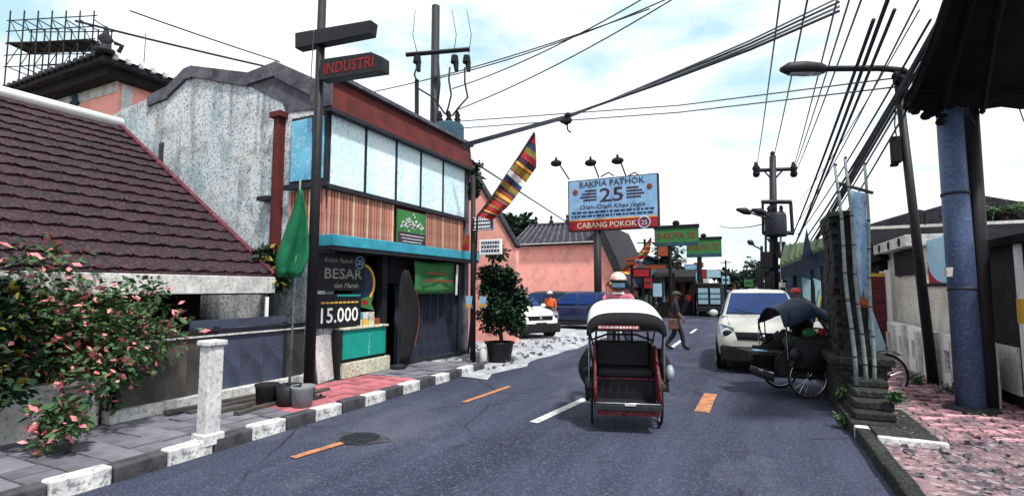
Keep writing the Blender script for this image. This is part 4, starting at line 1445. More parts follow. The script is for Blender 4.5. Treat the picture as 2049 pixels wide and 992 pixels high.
for x in (1210, 1262):
    b = B().path([AY(x - 8, 354, by + .2), AY(x + 8, 345, by + .2), AY(x + 18, 352, by + .2)], .035, 5)
    b.build('bracket', M_dark, bb)

# ---- green signboards over the road edge
for i, (x0, x1, y0, y1, dY, l) in enumerate(((1310, 1397, 454, 493, 31.2, 'nearer green signboard with red brown letters past the blue billboard'), (1374, 1443, 478, 515, 40.5, 'farther green signboard with red brown letters lower to the right'))):
    p0, p1 = AY(x0, y1, dY), AY(x1, y0 - 1, dY)
    g_ = thing('green_signboard', l, 'sign', ((p0.x + p1.x) / 2, dY, 0), group='green signboards over the left shops')
    B().bx(p0.x, p1.x, dY, dY + .25, p0.z, p1.z).build('panel', M_boardgreen, g_)
    hh, ww = p1.z - p0.z, p1.x - p0.x
    B().bx(p0.x - .05, p1.x + .05, dY - .04, dY + .3, p1.z - .04, p1.z + .16).build('top_rail', M_blackmatt, g_)
    B().bx(p0.x, p1.x, dY - .03, dY - .002, p0.z, p0.z + hh * .2).build('lower_band', M_shopteal, g_)
    text('BAKPIA 25', g_, M_inkred, ((p0.x + p1.x) / 2, dY - .012, p0.z + hh * .58), V((1, 0, 0)), V((0, 0, 1)), ww * .86, hh * .36)
    xp = (p0.x + p1.x) / 2 - .4
    B().path([(xp, dY + .12, 0), (xp, dY + .12, p0.z)], .11, 8).build('post', M_blackmatt, g_)
    B().ball(((p0.x + p1.x) / 2, dY + .1, p1.z + .28), (.22, .2, .18), 8, 6).build('lamp', M_blackmatt, g_)

# ---- row of old shops on the left side beyond the forecourt
shopspec = [(29.5, 36, 3.6, M_shopwall, M_signorange, 'old grey shop with orange signs nearest beyond the pink hall'),
            (36.3, 43, 4.0, M_shopteal, M_boardgreen, 'teal fronted shop behind the green signboards'),
            (52.4, 64, 4.2, M_brick, M_signorange, 'dark two tone shop with orange board on the far street'),
            (64.5, 82, 3.6, M_shopwall, M_skyglass, 'last grey shop before the trees on the left')]
for si, (y0, y1, h, wm, sm, l) in enumerate(shopspec):
    x = -6.9 + .25 * math.sin(si * 2)
    t = thing('shop', l, 'shop', (x, (y0 + y1) / 2, 0), group='old shops along the far left side')
    B().bx(x - 8, x, y0, y1, -.05, h).build('wall', wm, t)
    b = B().slab([(x + .3, y0 - .2, h), (x + .3, y0 - .2, h + .12), (x - 4, y0 - .2, h + 1.5), (x - 8.2, y0 - .2, h)], (0, y1 - y0 + .4, 0))
    b.build('roof', M_blacktile, t)
    n = 3
    for k in range(n):
        a = y0 + (y1 - y0) * (k + .12) / n
        c2 = y0 + (y1 - y0) * (k + .88) / n
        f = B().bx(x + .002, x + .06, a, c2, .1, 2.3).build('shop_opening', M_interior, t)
        B().bx(x + .062, x + .09, a + .2, c2 - (c2 - a) * .45, .3, 1.9).build('shutter', M_skyglass if (k + si) % 2 else M_shutter, f)
    b = B().slab([(x, y0 + .2, 2.75), (x, y0 + .2, 2.68), (x + 1.3, y0 + .2, 2.32), (x + 1.3, y0 + .2, 2.4)], (0, y1 - y0 - .4, 0))
    b.build('awning', M_blackmatt if si % 2 == 0 else M_dark, t)
    B().bx(x + .01, x + .12, y0 + .8, y1 - .8, 2.85, min(h - .1, 3.4)).build('signboard', sm, t)
# jutting signs of these shops
jut = [(1328, 502, 22, 20, 38, M_signorange, 'orange square sign jutting above the first far shop'),
       (1345, 545, 26, 38, 42, M_brownshirt, 'dark patterned sign jutting under the green signboard'),
       (1383, 545, 22, 30, 46, M_boardblue, 'tall blue sign jutting beyond the green signboard'),
       (1405, 548, 14, 16, 50, M_red, 'small red sign on the far left shops'),
       (1428, 548, 26, 14, 55, M_skyglass, 'pale blue sign farthest along the left shops'),
       (1316, 580, 17, 26, 28, M_skyglass, 'white blue lit box sign right of the trishaw driver'),
       (1310, 538, 42, 16, 34, M_signorange, 'long orange sign right of the leaning pennant'),
       (1284, 546, 30, 14, 24, M_red, 'red strip sign just above the driver helmet')]
for (px, py, w, h, d, m, l) in jut:
    q = AD(px, py, d)
    t = thing('shop_sign', l, 'sign', (q.x, q.y, 0))
    ww, hh = w * d / 1000, h * d / 1000
    B().box((q.x, q.y, q.z), (ww, .2, hh)).build('panel', m, t)
    B().box((q.x, q.y + .02, q.z), (ww + .14, .18, hh + .14)).build('frame', M_blackmatt, t)
    B().path([(q.x, q.y + .2, 0), (q.x, q.y + .2, q.z)], .06, 6).build('post', M_blackmatt, t)
JUT2 = [(1262, 522, 20, 14, 25, M_signorange, 'small orange sign at the billboard post behind the pennant'),
        (1297, 566, 14, 20, 26, M_red, 'red upright sign left of the pale poster kiosk'),
        (1362, 522, 24, 10, 44, M_whited, 'narrow white sign under the two green boards'),
        (1398, 530, 18, 10, 52, M_signorange, 'narrow orange sign under the farther green board'),
        (1412, 568, 12, 22, 58, M_whited, 'white upright sign above the dark truck'),
        (1452, 560, 14, 16, 64, M_skyglass, 'pale sign standing just right of the dark truck'),
        (1462, 574, 18, 12, 75, M_signorange, 'tiny orange sign near the street end'),
        (1498, 566, 16, 14, 62, M_boardgreen, 'small green sign at the foot of the far lamp posts'),
        (1508, 585, 18, 16, 50, M_whited, 'white sign left of the transformer pole foot'),
        (1566, 578, 12, 26, 26, M_whited, 'white upright sign right of the transformer pole')]
for (px, py, w, h, d, m, l) in JUT2:
    q = AD(px, py, d)
    t = thing('shop_sign', l, 'sign', (q.x, q.y, 0))
    ww, hh = w * d / 1000, h * d / 1000
    B().box((q.x, q.y, q.z), (ww, .2, hh)).build('panel', m, t)
    B().box((q.x, q.y - .101, q.z), (ww * .8, .01, hh * .22)).build('stripe', M_ink, t)
    B().path([(q.x, q.y + .2, 0), (q.x, q.y + .2, q.z)], .07, 6).build('post', M_blackmatt, t)
for (px, d, ty, l) in ((1290, 40, 478, 'thin wooden pole left of the green signboards'), (1402, 46, 500, 'thin wooden pole under the farther green signboard'), (1452, 60, 520, 'thin wooden pole right of the green signboards'), (1494, 75, 530, 'thin distant pole left of the far lamp posts')):
    q, tt = AD(px, 578, d), AD(px, ty, d)
    t = thing('wooden_pole', l, 'pole', (q.x, q.y, 0))
    B().path([(q.x, q.y, 0), tt], .10, 7).build('shaft', M_blackmatt, t)
    B().path([tt + V((-.6, 0, -.3)), tt + V((.6, 0, -.3))], .05, 4).build('crossbar', M_blackmatt, t)
for i, (px, d, h, r, l) in enumerate(((1275, 36, 4.2, 1.7, 'dark tree behind the leaning pennant'), (1335, 40, 5.4, 1.6, 'dark tree above the first far shop roof'), (1450, 70, 5.0, 2.2, 'dark tree at the end of the left shops'), (1478, 110, 6.0, 4.2, 'low tree closing the far end of the street'), (1508, 105, 8.2, 4.4, 'taller round tree at the street end'), (1548, 95, 7.0, 4.5, 'tree behind the far transformer pole'))):
    q = AD(px, 578, d)
    tree('street_tree', l, 'tree', (q.x, q.y, 0), h * .55, h * .66, r, h * .34, 900, .035 * d ** .65, 70 + i, M_leaf, k=12, tr=.16)
# far end of the street
fe = thing('far_building', 'pale far building closing the street under the trees', 'building', (-6, 135, 0))
B().bx(-20, 14, 135, 141, -.05, 2.6).build('wall', M_shopwall, fe)
B().bx(-20.4, 14.4, 134.4, 141.4, 2.6, 3.2).build('roof', M_blacktile, fe)
for k in range(10):
    B().bx(-18 + k * 3.2, -16.2 + k * 3.2, 134.9, 134.98, 1.0, 2.2).build('window', M_skyglass, fe)

# ---- slanting pennants on bamboo
def pennant(name, label, base, left, right, dist, group, seed):
    """left/right: photo points of the two long edges from the tip down"""
    t = thing(name, label, 'flag', base, group=group)
    L_ = [AD(x, y, dist) for x, y in left]
    pl = [V(base)] + [V(base).lerp(L_[-1], .6) + V((.05, 0, 0))] + L_[::-1]
    B().path(pl, [.028, .024] + [.02 - .0012 * k for k in range(len(L_))], 6).build('pole', M_bamboo_d, t, smooth=True)
    n = len(left) - 1
    seq = [M_ink, M_red, M_red, M_signred, M_inkblue, M_leafy, M_red, M_ink, M_yellow, M_red, M_leafy, M_red, M_whited, M_inkblue, M_red, M_leafy, M_ink, M_signorange, M_red, M_yellow, M_inkblue, M_red, M_leafy, M_ink, M_red, M_leafy, M_red, M_yellow]
    mats = []
    b = B()
    NB = 30

    def ev(arr, f):
        k = min(int(f * n), n - 1)
        g = f * n - k
        return V((arr[k][0] + (arr[k + 1][0] - arr[k][0]) * g, arr[k][1] + (arr[k + 1][1] - arr[k][1]) * g, 0))
    wr = random.Random(seed)
    wd_ = [wr.choice((.5, .8, 1.3, 1.9)) for _ in range(NB)]
    cut = [sum(wd_[:i]) / sum(wd_) for i in range(NB + 1)]
    for k in range(NB):
        f0, f1 = cut[k], cut[k + 1]
        m = seq[k % len(seq)]
        if m not in mats:
            mats.append(m)
        b.cur = mats.index(m)
        rows = []
        for f in (f0, f1):
            a, c = ev(left, f), ev(right, f)
            row = []
            for i in range(5):
                g = i / 4
                q = a.lerp(c, g)
                row.append(AD(q.x, q.y, dist + .05 * math.sin(g * 5 + f * 9)))
            rows.append(row)
        b.grid(rows)
    b.build('cloth', mats, t, solid=.006)
    return t


p0_ = GR(925, 712, .1)
pennant('pennant', 'long striped pennant in red yellow and navy slanting beside the shop roof', (FXL + .25, 11.3, .1),
        [(1069, 264), (1040, 310), (1012, 352), (985, 393), (955, 432)], [(1071, 268), (1074, 334), (1042, 380), (1018, 412), (985, 441)], 10.3, 'striped festival pennants', 1)
pennant('pennant', 'smaller faded pennant of orange and green slanting behind the trishaw driver', (-7.0, 27.0, .0),
        [(1303, 474), (1280, 505), (1255, 530), (1232, 550), (1212, 570)], [(1304, 478), (1300, 505), (1276, 532), (1250, 556), (1232, 586)], 26, 'striped festival pennants', 2)

# ---- kiosks and a parked truck crowding the left lane far ahead
def kiosk(px0, px1, d, ytop, label, am, goods):
    a, c = AD(px0, 600, d), AD(px1, 600, d)
    x0, x1, y = a.x, c.x, (a.y + c.y) / 2
    h = AD(px0, ytop, d).z
    t = thing('kiosk', label, 'kiosk', ((x0 + x1) / 2, y, 0), group='kiosks in the far left lane')
    B().bx(x0, x1, y, y + .5, .0, .95).build('counter', M_blackmatt, t)
    B().bx(x0, x1, y + 1.4, y + 1.5, .0, h - .1).build('back_board', M_interior, t)
    B().slab([(x0 - .1, y - .7, h - .45), (x1 + .1, y - .7, h - .45), (x1 + .1, y + 1.6, h + .1), (x0 - .1, y + 1.6, h + .1)], (0, 0, -.05)).build('awning', am, t)
    B().slab([(x0 - .1, y - .7, h - .5), (x1 + .1, y - .7, h - .5), (x1 + .1, y - .7, h - .78), (x0 - .1, y - .7, h - .78)], (0, .03, 0)).build('valance', am, t)
    for x in (x0, x1):
        B().path([(x, y - .62, 0), (x, y - .62, h - .5)], .04, 6).build('post', M_blackmatt, t)
    rr = random.Random(int(px0))
    n = 6
    for k in range(n):
        xx = x0 + (x1 - x0) * (k + .5) / n
        B().box((xx, y + .2, .95 + rr.uniform(.1, .25)), ((x1 - x0) / n * .8, .3, rr.uniform(.2, .5))).build('crate', goods[k % len(goods)], t)
    B().bx(x0 + .2, x0 + (x1 - x0) * .45, y + 1.36, y + 1.395, 1.2, h - .5).build('poster', goods[0], t)


kiosk(1266, 1304, 29, 541, 'kiosk with dark blue awning left of the pale lit sign', M_hood, [M_shopteal, M_boardgreen, M_brownshirt])
kiosk(1306, 1346, 31, 538, 'kiosk with black awning and pale poster under the orange sign', M_blackmatt, [M_skyglass, M_signorange, M_shopteal])
kiosk(1348, 1390, 33, 540, 'kiosk with brown patterned awning right of the walking person', M_brick, [M_brownshirt, M_red, M_shutter])
a, c = AD(1394, 600, 32), AD(1444, 600, 32)
tk = thing('truck', 'dark truck with two pale panes facing the viewer left of the white car', 'truck', ((a.x + c.x) / 2, a.y, 0))
x0, x1, y = a.x, c.x, a.y
B().bx(x0, x1, y, y + 5, .45, AD(1394, 566, 32).z).build('body', M_blackmatt, tk, bevel=.08)
B().bx(x0 - .05, x1 + .05, y - .05, y + .1, .3, .62).build('bumper', M_dark, tk, bevel=.03)
for k in range(2):
    xa = x0 + .1 + k * (x1 - x0) * .5
    f = B().bx(xa, xa + (x1 - x0) * .40, y - .03, y - .002, .80, 1.80).build('pane', M_skyglass, tk)
    for q in range(1, 3):
        B().bx(xa, xa + (x1 - x0) * .40, y - .05, y - .032, .80 + q * .33, .84 + q * .33).build('bar', M_shutter, f)
for xx in (x0 + .15, x1 - .15):
    for yy_ in (y + .8, y + 4.2):
        B().lathe([(.15, -.12), (.42, -.12), (.45, 0), (.42, .12), (.15, .12)], (xx, yy_, .45), 18, 'x').build('wheel', M_tyre, tk)
# ================================================================== PEOPLE
def skin_body(name, J, E, mats, parent, edge_mat, sub=1, head=None):
    """J: joint -> (x, y, z, radius); E: list of (a, b); edge_mat: material index for each edge"""
    names = list(J)
    me = bpy.data.meshes.new(name)
    me.from_pydata([J[n][:3] for n in names], [(names.index(a), names.index(c)) for a, c in E], [])
    o = bpy.data.objects.new(name, me)
    COL.objects.link(o)
    m = o.modifiers.new('skin', 'SKIN')
    sv = me.skin_vertices[0].data
    for i, n in enumerate(names):
        r = J[n][3]
        sv[i].radius = r if isinstance(r, tuple) else (r, r)
        sv[i].use_root = (i == 0)
    m.use_smooth_shade = True
    s = o.modifiers.new('sub', 'SUBSURF')
    s.levels = s.render_levels = sub
    dg = bpy.context.evaluated_depsgraph_get()
    dg.update()
    m2 = bpy.data.meshes.new_from_object(o.evaluated_get(dg))
    bpy.data.objects.remove(o)
    for mm in mats:
        m2.materials.append(mm)
    segs = [(V(J[a][:3]), V(J[c][:3]), edge_mat[i]) for i, (a, c) in enumerate(E)]
    for p in m2.polygons:
        c = p.center
        best, bi = 9, 0
        for a, d, k in segs:
            ab = d - a
            t = max(0, min(1, (c - a).dot(ab) / max(ab.length_squared, 1e-9)))
            q = (c - a - ab * t).length
            if q < best:
                best, bi = q, k
        p.material_index = bi
        p.use_smooth = True
    if head is not None:                      # shape the head: jaw, brow, nose, sockets
        hc, fwd = V(head[0]), V(head[1]).normalized()
        for v in m2.vertices:
            d = v.co - hc
            if d.length < .17:
                f = d.dot(fwd)
                side = d.dot(fwd.cross(V((0, 0, 1))))
                if f > .03:
                    v.co += fwd * .028 * math.exp(-((d.z + .012) / .022) ** 2 - (side / .018) ** 2)
                    v.co -= fwd * .010 * math.exp(-((d.z - .025) / .018) ** 2 - ((abs(side) - .033) / .02) ** 2)
    o = bpy.data.objects.new(name, m2)
    COL.objects.link(o)
    o.parent = parent
    OFF[o.name] = V((0, 0, 0))
    return o


def hand(J, E, EM, key, wrist, d, side, mi):
    """palm, four curled fingers and a thumb grown from the wrist joint"""
    d = V(d).normalized()
    s = V(side).normalized()
    n = d.cross(s)
    w = V(J[wrist][:3])
    J[key + 'palm'] = (*(w + d * .06), (.034, .018))
    E.append((wrist, key + 'palm'))
    EM.append(mi)
    for k, ln in enumerate((.062, .072, .068, .052)):
        b0 = w + d * .085 + s * (.030 - .020 * k)
        b1 = b0 + (d * .8 + n * .5) * ln * .55
        b2 = b1 + (d * .3 + n * .9) * ln * .5
        for t, q in enumerate((b0, b1, b2)):
            J[f'{key}f{k}{t}'] = (*q, .0095 - .001 * t)
        E += [(key + 'palm', f'{key}f{k}0'), (f'{key}f{k}0', f'{key}f{k}1'), (f'{key}f{k}1', f'{key}f{k}2')]
        EM += [mi] * 3
    t0 = w + d * .035 + s * .035
    t1 = t0 + s * .025 + d * .03 + n * .012
    J[key + 't0'] = (*t0, .012)
    J[key + 't1'] = (*t1, .010)
    E += [(wrist, key + 't0'), (key + 't0', key + 't1')]
    EM += [mi] * 2


def face_bits(parent, hc, fwd, mask=None):
    hc, fwd = V(hc), V(fwd).normalized()
    s = fwd.cross(V((0, 0, 1)))
    b = B()
    for k in (-1, 1):
        b.ball(hc + fwd * .081 + s * .033 * k + V((0, 0, .022)), (.012, .012, .008), 8, 6)
    b.build('eyes', M_blackmatt, parent)
    b = B()
    for k in (-1, 1):
        b.ball(hc + s * .092 * k + V((0, 0, -.005)) - fwd * .005, (.014, .022, .032), 8, 6)
    b.build('ears', M_skin, parent, smooth=True)
    b = B().ball(hc + fwd * .084 - V((0, 0, .055)), (.026, .012, .008), 8, 6)
    b.build('mouth', M_signred, parent)
    if mask:
        rows = []
        for j in range(5):
            z = -.075 + j * .022
            rows.append([hc + V((0, 0, z)) + (fwd * math.cos(a) * (.108 - .0010 * (j - 2) ** 2 * 3) + s * math.sin(a) * .098) for a in [-1.25 + i * .25 for i in range(11)]])
        B().grid(rows).build('face_mask', mask, parent, smooth=True, solid=.004)


def cap_on(parent, hc, fwd, m, brim, r=.112, top=.10, helmet=False):
    hc, fwd = V(hc), V(fwd).normalized()
    s = fwd.cross(V((0, 0, 1)))
    rows = []
    for j in range(7):
        th = (PI / 2) * j / 6
        rr = r * math.cos(th) + .001
        rows.append([hc + V((0, 0, .035 + (top) * math.sin(th))) + fwd * rr * 1.08 * math.cos(a) + s * rr * math.sin(a) for a in [i * 2 * PI / 20 for i in range(21)]])
    c = B().grid(rows).build('helmet' if helmet else 'cap', m, parent, smooth=True, solid=.008)
    rows = []
    for j in range(3):
        g = j / 2
        rows.append([hc + V((0, 0, .045 - .012 * g)) + fwd * ((r + .0) * math.cos(a) * 1.05 + g * .075 * math.cos(a)) + s * r * math.sin(a) for a in [-1.2 + i * .24 for i in range(11)]])
    B().grid(rows).build('brim', brim, c, smooth=True, solid=.006)
    return c


def seated_rider(label, root_becak, group=None):
    """rider in trishaw coordinates (front of the trishaw is +y)"""
    t = thing('person', label, 'person', root_becak.location, root_becak.rotation_euler.z, world=False)
    t.rotation_euler = root_becak.rotation_euler
    t.location.z += .045
    J, E, EM = {}, [], []
    SH, TR, SK = 0, 1, 2
    J['pelvis'] = (0, -1.26, 1.16, (.15, .12))
    J['waist'] = (0, -1.23, 1.32, (.14, .105))
    J['chest'] = (0, -1.17, 1.50, (.165, .11))
    J['collar'] = (0, -1.13, 1.60, (.085, .075))
    J['neck'] = (0, -1.115, 1.655, (.052, .055))
    J['jaw'] = (0, -1.085, 1.735, (.062, .072))
    J['brow'] = (0, -1.09, 1.81, (.074, .09))
    J['crown'] = (0, -1.105, 1.885, (.058, .07))
    E += [('pelvis', 'waist'), ('waist', 'chest'), ('chest', 'collar'), ('collar', 'neck'), ('neck', 'jaw'), ('jaw', 'brow'), ('brow', 'crown')]
    EM += [TR, SH, SH, SH, SK, SK, SK]
    for k, sx in (('l', -1), ('r', 1)):
        J[k + 'sh'] = (sx * .19, -1.16, 1.565, .066)
        J[k + 'el'] = (sx * .27, -.96, 1.36, .047)
        J[k + 'wr'] = (sx * .28, -.70, 1.17, .030)
        E += [('chest', k + 'sh'), (k + 'sh', k + 'el'), (k + 'el', k + 'wr')]
        EM += [SH, SH, SK]
        hand(J, E, EM, k, k + 'wr', (0, 1, -.25), (-sx, 0, .2), SK)
        up = (k == 'l')
        J[k + 'hip'] = (sx * .10, -1.20, 1.12, .088)
        J[k + 'kn'] = (sx * .14, -.86, .93 if up else .80, .062)
        J[k + 'an'] = (sx * .13, -1.0, .54 if up else .38, .042)
        J[k + 'he'] = (sx * .13, -1.03, .47 if up else .31, .038)
        J[k + 'to'] = (sx * .13, -.84, .45 if up else .29, .034)
        E += [('pelvis', k + 'hip'), (k + 'hip', k + 'kn'), (k + 'kn', k + 'an'), (k + 'an', k + 'he'), (k + 'he', k + 'to')]
        EM += [TR, TR, TR, SK, SK]
    hc, fw = (0, -1.095, 1.79), (0, 1, -.05)
    bo = skin_body('body', J, E, [M_pinkshirt, M_trouser, M_skin], t, EM, head=(hc, fw))
    face_bits(t, hc, fw, M_mask)
    cap_on(t, hc, fw, M_helmet, M_blackmatt, r=.125, top=.13, helmet=True)
    rows = [[V((.098 * math.sin(a), -1.095 + .106 * math.cos(a), 1.795 + .034 * j)) for a in [-1.3 + i * .26 for i in range(11)]] for j in range(2)]
    B().grid(rows).build('goggles', M_blackmatt, t, smooth=True, solid=.008)
    b = B()
    for sx in (-1, 1):
        b.path([(sx * .105, -1.10, 1.83), (sx * .085, -1.06, 1.72), (sx * .03, -1.03, 1.685)], .008, 5)
    b.build('chin_strap', M_blackmatt, t, kind='stuff')
    b = B().grid([[V((.09 * math.sin(a) * (1 - .1 * j), -1.125 + .062 * math.cos(a), 1.615 + .03 * j)) for a in [i * PI / 6 for i in range(13)]] for j in range(2)])
    b.build('collar', M_white, t, solid=.006)
    return t


M_helmet = mat('white_pink_helmet', (0.74, 0.68, 0.66), (0.60, 0.20, 0.16), 9, 0.4, bump=0)


def standing(label, loc, rz, mats, stride=.0, cap=None, height=1.62, group=None, bag=False):
    t = thing('person', label, 'person', loc, rz, world=False, group=group)
    k0 = height / 1.70
    J, E, EM = {}, [], []
    SH, TR, SK, SO = 0, 1, 2, 3

    def P(x, y, z, r):
        return (x * k0, y * k0, z * k0, tuple(q * k0 for q in r) if isinstance(r, tuple) else r * k0)
    J['pelvis'] = P(0, 0, .93, (.16, .12))
    J['waist'] = P(0, .01, 1.08, (.165, .12))
    J['chest'] = P(0, .015, 1.28, (.17, .115))
    J['collar'] = P(0, 0, 1.40, (.085, .07))
    J['neck'] = P(0, .01, 1.455, (.052, .054))
    J['jaw'] = P(0, .035, 1.53, (.06, .07))
    J['brow'] = P(0, .03, 1.605, (.073, .09))
    J['crown'] = P(0, .015, 1.67, (.055, .068))
    E += [('pelvis', 'waist'), ('waist', 'chest'), ('chest', 'collar'), ('collar', 'neck'), ('neck', 'jaw'), ('jaw', 'brow'), ('brow', 'crown')]
    EM += [TR, SH, SH, SH, SK, SK, SK]
    for k, sx in (('l', -1), ('r', 1)):
        f = stride * (1 if k == 'l' else -1)
        J[k + 'sh'] = P(sx * .185, 0, 1.37, .066)
        J[k + 'el'] = P(sx * .23, -.05 - f * .30, 1.10, .056)
        J[k + 'wr'] = P(sx * .22, .07 - f * .52, .89, .030)
        E += [('chest', k + 'sh'), (k + 'sh', k + 'el'), (k + 'el', k + 'wr')]
        EM += [SH, SH, SK]
        hand(J, E, EM, k, k + 'wr', (0, .25 - f * .2, -1), (0, 1, .2), SK)
        J[k + 'hip'] = P(sx * .09, 0, .89, .10)
        J[k + 'kn'] = P(sx * .10, f * .5 + .05, .49, .075)
        lift = .06 if f < 0 else 0
        J[k + 'an'] = P(sx * .10, f * 1.0 - .02 - (.06 if f < 0 else 0), .095 + lift, .058)
        J[k + 'to'] = P(sx * .11, f * 1.0 + .15, .035 + lift * .4, .036)
        E += [('pelvis', k + 'hip'), (k + 'hip', k + 'kn'), (k + 'kn', k + 'an'), (k + 'an', k + 'to')]
        EM += [TR, TR, TR, SO]
    hc = V((0, .03, 1.585)) * k0
    skin_body('body', J, E, mats, t, EM, head=(hc, (0, 1, 0)))
    face_bits(t, hc, (0, 1, 0))
    if cap:
        cap_on(t, hc, (0, 1, 0), cap, cap)
    else:
        rows = []
        for j in range(6):
            th = (PI / 2) * j / 5
            rows.append([hc + V((.098 * math.cos(th) * math.cos(a), -.012 + .112 * math.cos(th) * math.sin(a), .03 + .085 * math.sin(th))) for a in [i * 2 * PI / 18 for i in range(19)]])
        B().grid(rows).build('hair', M_blackmatt, t, smooth=True, solid=.01)
    if bag:
        b = B().box((.24 * k0, -.1, .78 * k0), (.10, .26, .30))
        b.build('bag', M_brownshirt, t, bevel=.03)
    return t


# ================================================================== TRISHAW (becak)
def wheel(parent, c, R, name='wheel', spokes=18, w=.022):
    t = B().torus(c, R - w, w, 'x', 30, 8).build(name, M_tyre, parent, smooth=True)
    B().torus(c, R - w * 2.3, .011, 'x', 30, 6).build('rim', M_chrome, t, smooth=True)
    b = B()
    for k in range(spokes):
        a = 2 * PI * k / spokes
        b.tube((c[0] + (.025 if k % 2 else -.025), c[1], c[2]), (c[0], c[1] + (R - w * 2.2) * math.cos(a), c[2] + (R - w * 2.2) * math.sin(a)), .0026, n=4)
    b.build('spokes', M_chrome, t)
    B().lathe([(.02, -.05), (.035, -.045), (.022, -.03), (.022, .03), (.035, .045), (.02, .05)], c, 12, 'x').build('hub', M_dark, t, smooth=True)
    return t


